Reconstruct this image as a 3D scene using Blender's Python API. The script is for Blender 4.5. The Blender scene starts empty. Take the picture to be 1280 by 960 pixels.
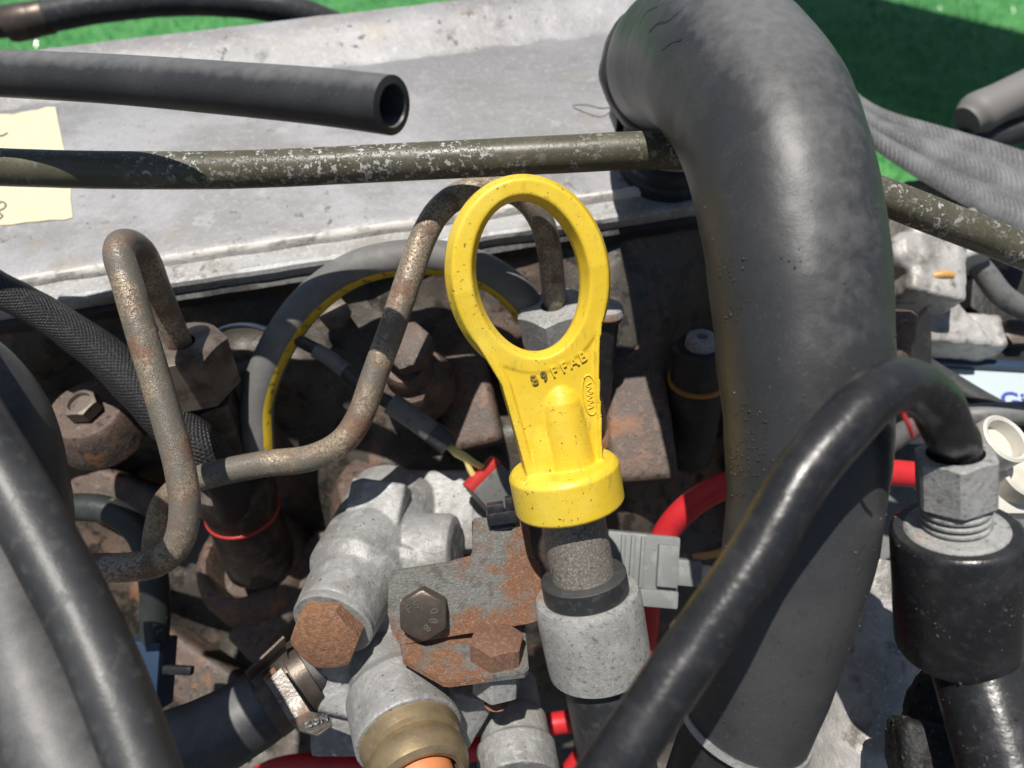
import bpy, bmesh, math, random
from mathutils import Vector, Matrix, noise
random.seed(7)
R = math.radians
U = 0.001                                   # one millimetre
LENS = 26.0
K = 36.0 / LENS / 1280.0                    # image millimetres per photo pixel per millimetre of depth
PITCH = 42.0

# ------------------------------------------------------------------ camera, sky, sun, exposure
sc = bpy.context.scene
cd = bpy.data.cameras.new('camera'); cam = bpy.data.objects.new('camera', cd); sc.collection.objects.link(cam)
cam.location = (0, 0, 0.80); cam.rotation_euler = (R(90 - PITCH), 0, 0)
cd.lens = LENS; cd.sensor_width = 36.0; cd.clip_start = 0.004; cd.clip_end = 200
cd.dof.use_dof = True; cd.dof.focus_distance = 0.196; cd.dof.aperture_fstop = 13.5; cd.dof.aperture_blades = 0
sc.camera = cam
CAMM = Matrix.Translation(cam.location) @ cam.rotation_euler.to_matrix().to_4x4()
CROT = CAMM.to_3x3()

SUN = (CROT @ Vector((-0.13, 0.61, 0.78))).normalized()      # towards the sun
elev = math.asin(SUN.z); azim = math.atan2(SUN.x, SUN.y)
world = bpy.data.worlds.new('World'); sc.world = world; world.use_nodes = True
wn = world.node_tree.nodes; wl = world.node_tree.links
bg = wn.get('Background') or wn.new('ShaderNodeBackground')
sky = wn.new('ShaderNodeTexSky'); sky.sky_type = 'NISHITA'; sky.sun_disc = False
sky.sun_elevation = elev; sky.sun_rotation = azim
wl.new(sky.outputs['Color'], bg.inputs['Color']); bg.inputs['Strength'].default_value = 0.062
sl = bpy.data.lights.new('sun', 'SUN'); sl.energy = 5.0; sl.angle = R(0.53); sl.color = (1.0, 0.955, 0.89)
so = bpy.data.objects.new('sun', sl); sc.collection.objects.link(so)
so.rotation_euler = SUN.to_track_quat('Z', 'Y').to_euler(); so.location = (0, 0, 3)
sc.view_settings.view_transform = 'Standard'; sc.view_settings.look = 'None'
sc.view_settings.exposure = 0.03; sc.view_settings.gamma = 1.0; sc.view_settings.use_curve_mapping = False

# ------------------------------------------------------------------ placing helpers
def P(px, py, d):
    """photo pixel + depth in mm -> world point"""
    return CAMM @ (Vector(((px - 640) * K * d, (480 - py) * K * d, -d)) * U)
def V(x, y, z):
    """direction given as right, up, towards the viewer"""
    return (CROT @ Vector((x, y, z))).normalized()
def F(origin, zdir, ydir):
    """frame in mm: z = zdir, y close to ydir"""
    z = zdir.normalized(); x = ydir.cross(z).normalized(); y = z.cross(x)
    m = Matrix((x, y, z)).transposed().to_4x4() @ Matrix.Scale(U, 4)
    m.translation = origin
    return m
col = sc.collection
WORLD = {}
def thing(name, label, cat, at, group=None):
    o = bpy.data.objects.new(name, None); col.objects.link(o); o.empty_display_size = 0.01
    o.location = at; WORLD[o.name] = Vector(at)
    o['label'] = label; o['category'] = cat
    if group: o['group'] = group
    return o
def tag(o, label, cat=None, group=None, kind=None):
    o['label'] = label
    if cat: o['category'] = cat
    if group: o['group'] = group
    if kind: o['kind'] = kind
    return o
def finish(name, me, mat, parent=None, smooth=38):
    """link a world-space mesh as an object whose origin sits in its middle"""
    n = len(me.vertices)
    co = [v.co for v in me.vertices]
    lo = Vector((min(c.x for c in co), min(c.y for c in co), min(c.z for c in co)))
    hi = Vector((max(c.x for c in co), max(c.y for c in co), max(c.z for c in co)))
    c = (lo + hi) / 2
    me.transform(Matrix.Translation(-c))
    if smooth:
        me.polygons.foreach_set('use_smooth', [True] * len(me.polygons))
        if smooth < 179: me.set_sharp_from_angle(angle=R(smooth))
    me.materials.clear(); me.materials.append(mat)
    o = bpy.data.objects.new(name, me); col.objects.link(o); me.name = name
    if parent is not None:
        o.parent = parent; o.location = c - WORLD[parent.name]
    else:
        o.location = c
    WORLD[o.name] = c
    return o
def build(name, bm, mat, parent=None, smooth=38):
    bmesh.ops.recalc_face_normals(bm, faces=bm.faces)
    me = bpy.data.meshes.new(name); bm.to_mesh(me); bm.free()
    return finish(name, me, mat, parent, smooth)
def union(name, bm, mat, parent=None, voxel=0.6, it=4, smooth=180, lump=0.0, lscale=0.08):
    """melt closed, overlapping shapes into one moulded body"""
    bmesh.ops.recalc_face_normals(bm, faces=bm.faces)
    me = bpy.data.meshes.new('tmp'); bm.to_mesh(me); bm.free()
    t = bpy.data.objects.new('tmp', me); col.objects.link(t)
    r = t.modifiers.new('r', 'REMESH'); r.mode = 'VOXEL'; r.voxel_size = voxel * U
    if it:
        s = t.modifiers.new('s', 'SMOOTH'); s.factor = 0.5; s.iterations = it
    dg = bpy.context.evaluated_depsgraph_get()
    out = bpy.data.meshes.new_from_object(t.evaluated_get(dg))
    bpy.data.objects.remove(t); bpy.data.meshes.remove(me)
    if lump:
        nn = [Vector(v.normal) for v in out.vertices]
        for v, q in zip(out.vertices, nn):
            p = v.co / U
            v.co += q * U * lump * (noise.noise(p * lscale) + .45 * noise.noise(p * lscale * 3.1))
    return finish(name, out, mat, parent, smooth)

def spline(pts, radii, step=1.2):
    """centripetal-ish Catmull-Rom through world points; returns samples and radii"""
    n = len(pts); P0 = [2 * pts[0] - pts[1]] + list(pts) + [2 * pts[-1] - pts[-2]]
    rr = [radii[0]] + list(radii) + [radii[-1]]
    out, ro = [], []
    for i in range(1, n):
        a, b, c, d = P0[i - 1], P0[i], P0[i + 1], P0[i + 2]
        ta = max((b - a).length ** .5, 1e-6); tb = max((c - b).length ** .5, 1e-6); tc = max((d - c).length ** .5, 1e-6)
        m1 = (c - b) + tb * ((b - a) / ta - (c - a) / (ta + tb))
        m2 = (c - b) + tb * ((d - c) / tc - (d - b) / (tb + tc))
        k = max(2, int((c - b).length / U / step))
        for j in range(k):
            t = j / k; t2 = t * t; t3 = t2 * t
            out.append((2*t3 - 3*t2 + 1) * b + (t3 - 2*t2 + t) * m1 + (-2*t3 + 3*t2) * c + (t3 - t2) * m2)
            ro.append(rr[i] + (rr[i + 1] - rr[i]) * (3*t2 - 2*t3))
    out.append(pts[-1]); ro.append(radii[-1])
    return out, ro
def frames(pts, ref=None):
    """parallel-transported normals along a polyline"""
    T = []
    for i in range(len(pts)):
        a = pts[max(0, i - 1)]; b = pts[min(len(pts) - 1, i + 1)]
        T.append((b - a).normalized())
    r = ref or V(0, 0, 1)
    nrm = (r - T[0] * r.dot(T[0]))
    if nrm.length < 1e-4:
        nrm = T[0].orthogonal()
    nrm.normalize(); N = [nrm]
    for i in range(1, len(pts)):
        q = T[i - 1].rotation_difference(T[i]); v = q @ N[-1]
        v = (v - T[i] * v.dot(T[i])).normalized(); N.append(v)
    return T, N
def bm_tube(bm, pts, r, seg=24, step=1.2, hollow=None, cap=True, wob=0.0, arc=None, ref=None, deep=30, rnd=0.0):
    """sweep a circle (or an arc of one) along points; r in mm; hollow = inner radius at the last end"""
    radii = r if isinstance(r, (list, tuple)) else [r] * len(pts)
    S, RR = spline(pts, radii, step)
    T, N = frames(S, ref)
    uv = bm.loops.layers.uv.verify()
    a0, a1 = arc or (0.0, 2 * math.pi)
    full = arc is None
    m = seg if full else seg + 1
    L = 0.0; rings, lens = [], []
    if rnd > 0:      # rounded last end
        pass
    for i, p in enumerate(S):
        if i: L += (S[i] - S[i - 1]).length / U
        B = T[i].cross(N[i]); ring = []
        for k in range(m):
            a = a0 + (a1 - a0) * k / seg
            d = N[i] * math.cos(a) + B * math.sin(a)
            rr = RR[i]
            if wob:
                q = (p + d * rr * U) / U
                rr *= 1 + wob * noise.noise(q * 0.045) + wob * 0.35 * noise.noise(q * 0.16)
            ring.append(bm.verts.new(p + d * rr * U))
        rings.append(ring); lens.append(L)
    def face(q, us):
        f = bm.faces.new(q)
        for lp, w in zip(f.loops, us): lp[uv].uv = w
    for i in range(len(rings) - 1):
        for k in range(seg):
            k2 = (k + 1) % m
            u0, u1 = k / seg, (k + 1) / seg
            face((rings[i][k], rings[i][k2], rings[i + 1][k2], rings[i + 1][k]),
                 ((u0, lens[i]), (u1, lens[i]), (u1, lens[i + 1]), (u0, lens[i + 1])))
    if full and cap:
        bm.faces.new(list(reversed(rings[0])))
        if hollow is None:
            bm.faces.new(rings[-1])
        else:
            e = len(S) - 1; last = rings[-1]
            B = T[e].cross(N[e])
            for (rad, back) in ((hollow + .25, -0.25), (hollow, 0.25), (hollow, deep)):
                c = S[e] - T[e] * back * U
                if back > 1:
                    j = e
                    acc = 0
                    while j > 0 and acc < back: acc += (S[j] - S[j - 1]).length / U; j -= 1
                    c = S[j]; Tj, Nj = T[j], N[j]; Bj = Tj.cross(Nj)
                else:
                    Nj, Bj = N[e], B
                ring = [bm.verts.new(c + (Nj * math.cos(2*math.pi*k/seg) + Bj * math.sin(2*math.pi*k/seg)) * rad * U) for k in range(seg)]
                for k in range(seg):
                    bm.faces.new((last[k], last[(k + 1) % seg], ring[(k + 1) % seg], ring[k]))
                last = ring
            bm.faces.new(last)
    return S, T, N, RR
def tube(name, pts, r, mat, parent=None, **kw):
    bm = bmesh.new(); sm = kw.pop('smooth', 50)
    bm_tube(bm, [p if isinstance(p, Vector) else P(*p) for p in pts], r, **kw)
    return build(name, bm, mat, parent, sm)
def bm_lathe(bm, A, axis, prof, seg=32, shape=None):
    """revolve (along, radius) pairs in mm about the axis through A; closes itself at both ends"""
    ax = axis.normalized(); r0 = V(0.13, 0.2, 1); x = (r0 - ax * r0.dot(ax)).normalized(); y = ax.cross(x)
    rings = []
    for (t, r) in prof:
        c = A + ax * t * U
        if r < 1e-6: rings.append([bm.verts.new(c)]); continue
        rings.append([bm.verts.new(c + (x * math.cos(2*math.pi*k/seg) + y * math.sin(2*math.pi*k/seg)) * r * U * (shape(2*math.pi*k/seg) if shape else 1)) for k in range(seg)])
    for i in range(len(rings) - 1):
        a, b = rings[i], rings[i + 1]
        for k in range(seg):
            k2 = (k + 1) % seg
            if len(a) == 1 and len(b) == 1: continue
            if len(a) == 1: bm.faces.new((a[0], b[k2], b[k]))
            elif len(b) == 1: bm.faces.new((a[k], a[k2], b[0]))
            else: bm.faces.new((a[k], a[k2], b[k2], b[k]))
    if len(rings[0]) > 1: bm.faces.new(list(reversed(rings[0])))
    if len(rings[-1]) > 1: bm.faces.new(rings[-1])
def lathe(name, A, axis, prof, mat, parent=None, seg=36, smooth=38, shape=None):
    bm = bmesh.new(); bm_lathe(bm, A, axis, prof, seg, shape)
    return build(name, bm, mat, parent, smooth)
def cyl(r, h, b=0.6, t0=0.0):
    return [(t0, 0), (t0, r - b), (t0 + b * .3, r - b * .3), (t0 + b, r), (t0 + h - b, r), (t0 + h - b * .3, r - b * .3), (t0 + h, r - b), (t0 + h, 0)]
def bm_hex(bm, A, axis, apo, h, roll=0.0, bore=0.0, cham=0.94, dish=0.0, seg=48, xref=None):
    """hexagon head or nut with a turned chamfer; apo = half the width across flats"""
    ax = axis.normalized(); r0 = xref or V(1, 0, 0); x = (r0 - ax * r0.dot(ax)).normalized(); y = ax.cross(x)
    rc = apo * cham
    def rh(a): return apo / math.cos(((a - roll) % (math.pi / 3)) - math.pi / 6)
    def ring(fr, fz):
        out = []
        for k in range(seg):
            a = 2 * math.pi * k / seg
            r = fr(a); out.append(bm.verts.new(A + ax * fz(r) * U + (x * math.cos(a) + y * math.sin(a)) * r * U))
        return out
    rings = [ring(lambda a: max(bore, .4), lambda r: 0.0), ring(rh, lambda r: 0.0), ring(rh, lambda r: h - max(0, r - rc) * 0.5), ring(lambda a: rc, lambda r: h)]
    if dish: rings.append(ring(lambda a: rc * .82, lambda r: h - .02)); rings.append(ring(lambda a: rc * .76, lambda r: h - dish))
    if bore: rings.append(ring(lambda a: bore, lambda r: h)); rings.append(ring(lambda a: bore, lambda r: h * .4))
    for i in range(len(rings) - 1):
        for k in range(seg):
            bm.faces.new((rings[i][k], rings[i][(k+1) % seg], rings[i+1][(k+1) % seg], rings[i+1][k]))
    bm.faces.new(list(reversed(rings[0]))); bm.faces.new(rings[-1])
def hexn(name, A, axis, apo, h, mat, parent=None, **kw):
    bm = bmesh.new(); bm_hex(bm, A, axis, apo, h, **kw)
    return build(name, bm, mat, parent, 28)
def bm_box(bm, M, sx, sy, sz, c=(0, 0, 0), bevel=0.5, seg=2, taper=1.0):
    vs = []
    for z in (-1, 1):
        for (x, y) in ((-1, -1), (1, -1), (1, 1), (-1, 1)):
            k = taper if z > 0 else 1
            vs.append(bm.verts.new(M @ Vector((c[0] + x*sx/2*k, c[1] + y*sy/2*k, c[2] + z*sz/2))))
    fs = [bm.faces.new([vs[i] for i in q]) for q in ((3,2,1,0),(4,5,6,7),(0,1,5,4),(1,2,6,5),(2,3,7,6),(3,0,4,7))]
    if bevel:
        es = list({e for f in fs for e in f.edges})
        bmesh.ops.bevel(bm, geom=es, offset=bevel * U, segments=seg, affect='EDGES', profile=0.6)
def box(name, M, sx, sy, sz, mat, parent=None, **kw):
    bm = bmesh.new(); bm_box(bm, M, sx, sy, sz, **kw); return build(name, bm, mat, parent, 40)
def bm_poly(bm, M, out, z0, z1, bevel=0.3):
    a = [bm.verts.new(M @ Vector((x, y, z0))) for x, y in out]; b = [bm.verts.new(M @ Vector((x, y, z1))) for x, y in out]
    n = len(out); f = [bm.faces.new(list(reversed(a))), bm.faces.new(b)]
    for i in range(n): bm.faces.new((a[i], a[(i+1) % n], b[(i+1) % n], b[i]))
    if bevel:
        bmesh.ops.bevel(bm, geom=list(f[1].edges) + list(f[0].edges), offset=bevel * U, segments=2, affect='EDGES')
def poly(name, M, out, z0, z1, mat, parent=None, bevel=0.3):
    bm = bmesh.new(); bm_poly(bm, M, out, z0, z1, bevel); return build(name, bm, mat, parent, 40)
def bm_ball(bm, c, r, M=None):
    g = bmesh.ops.create_icosphere(bm, subdivisions=3, radius=1.0)
    for v in g['verts']:
        q = Vector(v.co)
        v.co = (M @ Vector((q.x * r[0], q.y * r[1], q.z * r[2]))) if M else c + q * r * U
def lettering(name, s, M, size, ext, mat, parent, align='CENTER', bevel=0.0, kind=None):
    cu = bpy.data.curves.new('t', 'FONT'); cu.body = s; cu.size = size; cu.extrude = ext; cu.align_x = align; cu.align_y = 'CENTER'
    cu.bevel_depth = bevel; cu.resolution_u = 3; cu.offset = 0.012 * size
    t = bpy.data.objects.new('t', cu); col.objects.link(t)
    dg = bpy.context.evaluated_depsgraph_get(); me = bpy.data.meshes.new_from_object(t.evaluated_get(dg))
    bpy.data.objects.remove(t); bpy.data.curves.remove(cu)
    me.transform(M)
    return finish(name, me, mat, parent, 40)

# ------------------------------------------------------------------ materials
def mat(name, colr, rough=0.5, metal=0.0, spec=0.5, layers=(), bumps=(), top_tone=None, coat=0.0, sss=0.0, sheen=0.0, uvbump=None, emit=None):
    m = bpy.data.materials.new(name); m.use_nodes = True
    nt = m.node_tree; ns = nt.nodes; lk = nt.links; ns.clear()
    out = ns.new('ShaderNodeOutputMaterial'); b = ns.new('ShaderNodeBsdfPrincipled'); lk.new(b.outputs[0], out.inputs[0])
    tc = ns.new('ShaderNodeTexCoord'); oi = ns.new('ShaderNodeObjectInfo')
    mul = ns.new('ShaderNodeMath'); mul.operation = 'MULTIPLY'; mul.inputs[1].default_value = 0.37
    lk.new(oi.outputs['Random'], mul.inputs[0])
    add = ns.new('ShaderNodeVectorMath'); add.operation = 'ADD'
    lk.new(tc.outputs['Object'], add.inputs[0]); lk.new(mul.outputs[0], add.inputs[1])
    def tex(kind, scale, detail=4, dist=0.0, rough_=0.55, stretch=None):
        src = add.outputs[0]
        if stretch:
            mp = ns.new('ShaderNodeMapping'); mp.inputs['Scale'].default_value = stretch; lk.new(src, mp.inputs['Vector']); src = mp.outputs[0]
        if kind == 'vor':
            t = ns.new('ShaderNodeTexVoronoi'); t.inputs['Scale'].default_value = scale * 1000; lk.new(src, t.inputs['Vector']); return t.outputs['Distance']
        t = ns.new('ShaderNodeTexNoise'); t.inputs['Scale'].default_value = scale * 1000; t.inputs['Detail'].default_value = detail
        t.inputs['Roughness'].default_value = rough_; t.inputs['Distortion'].default_value = dist
        lk.new(src, t.inputs['Vector']); return t.outputs['Fac']
    c = ns.new('ShaderNodeRGB'); c.outputs[0].default_value = (*colr, 1); cs = c.outputs[0]
    def val(v):
        n = ns.new('ShaderNodeValue'); n.outputs[0].default_value = v; return n.outputs[0]
    rs, ms = val(rough), val(metal)
    hs = []
    for L in layers:
        f = tex(L.get('kind', 'noise'), L['scale'], L.get('detail', 5), L.get('dist', 0), L.get('nr', .58), L.get('stretch'))
        mr = ns.new('ShaderNodeMapRange'); mr.inputs['From Min'].default_value = L['lo']; mr.inputs['From Max'].default_value = L['hi']
        mr.inputs['To Max'].default_value = L.get('amt', 1.0); mr.interpolation_type = 'SMOOTHSTEP'
        lk.new(f, mr.inputs['Value']); fac = mr.outputs[0]
        if 'gate' in L:     # a second, larger noise that says where the layer may appear
            g = L['gate']; f2 = tex('noise', g[0], 3)
            m2 = ns.new('ShaderNodeMapRange'); m2.inputs['From Min'].default_value = g[1]; m2.inputs['From Max'].default_value = g[2]; lk.new(f2, m2.inputs['Value'])
            mm = ns.new('ShaderNodeMath'); mm.operation = 'MULTIPLY'; lk.new(fac, mm.inputs[0]); lk.new(m2.outputs[0], mm.inputs[1]); fac = mm.outputs[0]
        if 'col' in L:
            mx = ns.new('ShaderNodeMix'); mx.data_type = 'RGBA'; lk.new(fac, mx.inputs[0]); lk.new(cs, mx.inputs[6]); mx.inputs[7].default_value = (*L['col'], 1); cs = mx.outputs[2]
        for key, cur in (('rough', 'rs'), ('metal', 'ms')):
            if key in L:
                mx = ns.new('ShaderNodeMix'); mx.data_type = 'FLOAT'; lk.new(fac, mx.inputs[0]); lk.new(rs if cur == 'rs' else ms, mx.inputs[2]); mx.inputs[3].default_value = L[key]
                if cur == 'rs': rs = mx.outputs[0]
                else: ms = mx.outputs[0]
        if 'h' in L: hs.append((fac, L['h']))
    if top_tone:      # paler colour mixed in where the surface faces up, broken by noise
        dc, d0, d1, da = top_tone
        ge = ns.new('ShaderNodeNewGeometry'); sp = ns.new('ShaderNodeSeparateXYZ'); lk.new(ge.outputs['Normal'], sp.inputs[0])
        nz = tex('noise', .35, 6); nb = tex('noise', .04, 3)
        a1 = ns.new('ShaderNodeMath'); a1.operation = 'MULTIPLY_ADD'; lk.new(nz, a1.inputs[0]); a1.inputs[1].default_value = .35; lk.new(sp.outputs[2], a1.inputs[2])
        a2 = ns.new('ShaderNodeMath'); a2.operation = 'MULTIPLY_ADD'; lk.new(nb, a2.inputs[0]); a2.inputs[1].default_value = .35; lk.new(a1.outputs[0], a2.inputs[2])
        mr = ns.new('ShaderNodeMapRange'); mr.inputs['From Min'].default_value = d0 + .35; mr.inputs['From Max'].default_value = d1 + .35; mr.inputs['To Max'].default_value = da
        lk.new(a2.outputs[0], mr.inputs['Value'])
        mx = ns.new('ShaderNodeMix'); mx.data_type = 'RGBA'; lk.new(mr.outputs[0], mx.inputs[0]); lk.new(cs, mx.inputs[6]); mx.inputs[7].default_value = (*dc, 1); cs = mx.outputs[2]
    lk.new(cs, b.inputs['Base Color']); lk.new(rs, b.inputs['Roughness']); lk.new(ms, b.inputs['Metallic'])
    b.inputs['Specular IOR Level'].default_value = spec
    if coat: b.inputs['Coat Weight'].default_value = coat; b.inputs['Coat Roughness'].default_value = 0.2
    if sss:
        b.inputs['Subsurface Weight'].default_value = sss; b.inputs['Subsurface Radius'].default_value = (0.9, 0.6, 0.2); b.inputs['Subsurface Scale'].default_value = 0.0012
    prev = None
    def bump(hsock, dist_mm, strength=1.0):
        nonlocal prev
        bn = ns.new('ShaderNodeBump'); bn.inputs['Distance'].default_value = dist_mm * U; bn.inputs['Strength'].default_value = strength
        lk.new(hsock, bn.inputs['Height'])
        if prev is not None: lk.new(prev, bn.inputs['Normal'])
        prev = bn.outputs[0]
    for (scale, d) in bumps: bump(tex('noise', scale, 4), d)
    for (fac, h) in hs: bump(fac, h)
    if uvbump:
        kind, fu, fv, d = uvbump
        sep = ns.new('ShaderNodeSeparateXYZ'); lk.new(tc.outputs['UV'], sep.inputs[0])
        def mth(op, a, bb=None):
            n = ns.new('ShaderNodeMath'); n.operation = op
            for i, q in enumerate((a, bb)):
                if q is None: continue
                if isinstance(q, (int, float)): n.inputs[i].default_value = q
                else: lk.new(q, n.inputs[i])
            return n.outputs[0]
        a = mth('MULTIPLY', sep.outputs[0], fu * 2 * math.pi); v = mth('MULTIPLY', sep.outputs[1], fv * 2 * math.pi)
        if kind == 'braid':
            h = mth('MAXIMUM', mth('SINE', mth('ADD', a, v)), mth('SINE', mth('SUBTRACT', a, v)))
        else:
            h = mth('SINE', mth('ADD', a, v))
        bump(h, d)
    if prev is not None: lk.new(prev, b.inputs['Normal'])
    return m

N_ = lambda scale, lo, hi, colr, **k: dict(scale=scale, lo=lo, hi=hi, col=colr, **k)
MT = {}
MT['rubber'] = mat('rubber_weathered', (0.034, 0.035, 0.037), 0.42, spec=0.5, layers=[
    N_(0.022, .42, .64, (0.052, 0.052, 0.054), rough=.48), N_(0.10, .50, .70, (0.062, 0.061, 0.060), amt=.35), N_(.5, .58, .70, (0.024, 0.024, 0.026), amt=.5),
    N_(1.1, .60, .72, (0.12, 0.115, 0.108), amt=.6, gate=(.05, .46, .62)), N_(2.6, .62, .72, (0.16, 0.152, 0.14), amt=.6)],
    bumps=[(2.2, .03), (.30, .04), (.05, .4)], top_tone=((0.215, 0.212, 0.208), .66, 1.12, .85))
MT['rubber_black'] = mat('rubber_black', (0.016, 0.016, 0.016), 0.6, spec=0.4, layers=[N_(.6, .5, .7, (0.05, 0.047, 0.043), amt=.7)], bumps=[(.9, .3), (.3, .3)])
MT['rubber_dark'] = mat('rubber_dark', (0.024, 0.025, 0.027), 0.44, spec=0.5, layers=[
    N_(0.07, .45, .72, (0.038, 0.039, 0.042), rough=.36), N_(.35, .52, .66, (0.060, 0.060, 0.060), amt=.6, rough=.62), N_(1.3, .64, .73, (0.13, 0.125, 0.11), amt=.6, gate=(.07, .45, .6))],
    bumps=[(2.0, .03), (.25, .12)], top_tone=((0.09, 0.09, 0.088), .55, 1.1, .6))
MT['plastic_black'] = mat('plastic_black', (0.014, 0.014, 0.016), 0.27, spec=0.5, layers=[
    N_(0.10, .47, .70, (0.030, 0.030, 0.032), rough=.42), N_(.4, .54, .70, (0.040, 0.040, 0.041), amt=.4, rough=.45), N_(1.8, .62, .70, (0.08, 0.077, 0.072), amt=.5, rough=.6), N_(0.9, .60, .70, (0.10, 0.095, 0.085), amt=.6, gate=(.08, .43, .6))],
    bumps=[(.9, .06), (.2, .16)], top_tone=((0.055, 0.054, 0.052), .6, 1.1, .5))
MT['olive'] = mat('olive_paint', (0.092, 0.086, 0.054), 0.36, spec=0.5, layers=[
    N_(0.08, .4, .7, (0.128, 0.118, 0.082), rough=.45), N_(.9, .50, .68, (0.06, 0.055, 0.038), amt=.6),
    N_(.50, .515, .575, (0.48, 0.47, 0.44), rough=.85, detail=8, nr=.72, gate=(.028, .45, .56), h=.2), N_(1.5, .63, .68, (0.40, 0.385, 0.35), rough=.8, h=.08, gate=(.06, .4, .55))],
    bumps=[(.6, .06), (2., .03)])
MT['steel'] = mat('steel_line', (0.29, 0.238, 0.172), 0.38, metal=.35, layers=[
    N_(2.0, .42, .60, (0.50, 0.425, 0.315)), N_(1.1, .48, .64, (0.15, 0.085, 0.052), rough=.7, metal=.0, amt=.85), N_(.10, .48, .60, (0.18, 0.088, 0.052), amt=.8, metal=.05, rough=.65, detail=8),
    N_(2.8, .56, .68, (0.05, 0.038, 0.03), amt=.9, rough=.75, h=-.08), N_(2.4, .66, .72, (0.62, 0.56, 0.46), amt=.9), N_(.045, .48, .60, (0.15, 0.145, 0.13), amt=.75, detail=7)], bumps=[(2.4, .12), (.7, .10)])
MT['steel_nut'] = mat('steel_nut_brown', (0.20, 0.165, 0.135), 0.5, metal=.45, layers=[
    N_(.15, .45, .65, (0.10, 0.075, 0.06)), N_(1.2, .55, .7, (0.30, 0.26, 0.22), amt=.6)], bumps=[(1.2, .08)])
MT['zinc'] = mat('zinc_dull', (0.30, 0.30, 0.288), 0.66, metal=.2, layers=[N_(.16, .45, .65, (0.40, 0.395, 0.38)),
    N_(1.6, .47, .64, (0.44, 0.435, 0.42), amt=.8), N_(.8, .54, .68, (0.15, 0.145, 0.13), amt=.85), N_(.09, .58, .66, (0.34, 0.15, 0.07), amt=.8, metal=0.)], bumps=[(1.5, .12), (.5, .12)])
MT['alu'] = mat('aluminium_cast', (0.36, 0.36, 0.352), 0.55, metal=.28, layers=[
    N_(.07, .42, .64, (0.25, 0.245, 0.235), rough=.65), N_(.30, .50, .66, (0.46, 0.46, 0.455), amt=.7), N_(1.3, .50, .66, (0.27, 0.265, 0.255), amt=.6), N_(.75, .665, .71, (0.07, 0.06, 0.055), rough=.85, metal=0., h=-.25),
    N_(.05, .55, .7, (0.30, 0.26, 0.21), amt=.5, metal=.1), N_(.35, .60, .68, (0.16, 0.145, 0.125), amt=.7, metal=0., gate=(.03, .45, .6))], bumps=[(1.6, .16), (.45, .25), (.12, .5)])
MT['cover'] = mat('aluminium_cover', (0.275, 0.272, 0.275), 0.55, metal=.22, layers=[
    N_(.016, .40, .62, (0.37, 0.37, 0.38)), N_(.035, .48, .62, (0.21, 0.205, 0.20), amt=.6, stretch=(.35, 1, 1), detail=8), N_(.45, .50, .68, (0.39, 0.39, 0.39), amt=.5), N_(1.4, .50, .66, (0.21, 0.205, 0.20), amt=.45), N_(.09, .58, .66, (0.42, 0.415, 0.40), amt=.55, detail=9, nr=.7),
    N_(.25, .60, .68, (0.11, 0.10, 0.088), amt=.7, rough=.8, metal=0., gate=(.018, .46, .58)), N_(.04, .58, .68, (0.31, 0.27, 0.22), amt=.5, detail=8)], bumps=[(1.3, .09), (.3, .18), (.06, .6)])
MT['flange'] = mat('aluminium_flange_dirty', (0.40, 0.40, 0.40), 0.6, metal=.3, layers=[
    N_(.06, .45, .62, (0.30, 0.285, 0.26)), N_(.28, .53, .66, (0.14, 0.125, 0.11), amt=.8, metal=0., gate=(.02, .42, .6)), N_(.7, .52, .66, (0.55, 0.54, 0.52), amt=.6)], bumps=[(.6, .25), (.2, .2)])
MT['flake'] = mat('paint_flaking', (0.62, 0.60, 0.56), 0.7, layers=[N_(.25, .5, .66, (0.40, 0.38, 0.35)), N_(.9, .6, .7, (0.24, 0.20, 0.15), amt=.8)], bumps=[(.5, .4)])
MT['rust'] = mat('rust', (0.22, 0.105, 0.055), 0.85, layers=[
    N_(.7, .42, .62, (0.30, 0.17, 0.10)), N_(2.2, .48, .66, (0.12, 0.06, 0.04), amt=.85), N_(1.3, .62, .72, (0.40, 0.32, 0.24), amt=.8), N_(.10, .45, .7, (0.29, 0.12, 0.045), amt=.5)], bumps=[(1.8, .3), (.5, .3)])
MT['bracket'] = mat('bracket_rusting_zinc', (0.17, 0.17, 0.158), 0.65, metal=.2, layers=[
    N_(1.5, .45, .65, (0.26, 0.255, 0.23), amt=.7), N_(.3, .50, .66, (0.11, 0.105, 0.095), amt=.8), N_(.045, .47, .57, (0.215, 0.105, 0.058), rough=.9, metal=0., detail=9, nr=.72), N_(.8, .50, .66, (0.34, 0.19, 0.10), amt=.7, gate=(.045, .50, .57)), N_(2.0, .50, .64, (0.11, 0.06, 0.042), amt=.8, gate=(.045, .47, .54)), N_(1.1, .64, .7, (0.45, 0.40, 0.33), amt=.7)],
    bumps=[(1.8, .3), (.4, .3)])
MT['bolt'] = mat('bolt_phosphate', (0.095, 0.076, 0.062), 0.40, metal=.5, layers=[N_(.2, .45, .7, (0.14, 0.11, 0.09)), N_(1.6, .60, .70, (0.25, 0.15, 0.09), amt=.5)], bumps=[(1.6, .06)])
MT['clamp'] = mat('clamp_steel', (0.20, 0.185, 0.165), .38, metal=.6, layers=[N_(.15, .45, .65, (0.12, 0.10, 0.085)), N_(.9, .56, .68, (0.34, 0.32, 0.29), amt=.7), N_(.08, .55, .66, (0.22, 0.11, 0.06), amt=.6, metal=.1, rough=.7)], bumps=[(1.2, .1)])
MT['brass'] = mat('brass_dirty', (0.40, 0.305, 0.175), 0.42, metal=.6, layers=[N_(.12, .42, .65, (0.27, 0.205, 0.125), rough=.55), N_(.8, .58, .7, (0.42, 0.37, 0.28), amt=.7), N_(.05, .52, .7, (0.34, 0.22, 0.10), amt=.5)], bumps=[(.9, .06), (.2, .1)])
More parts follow.
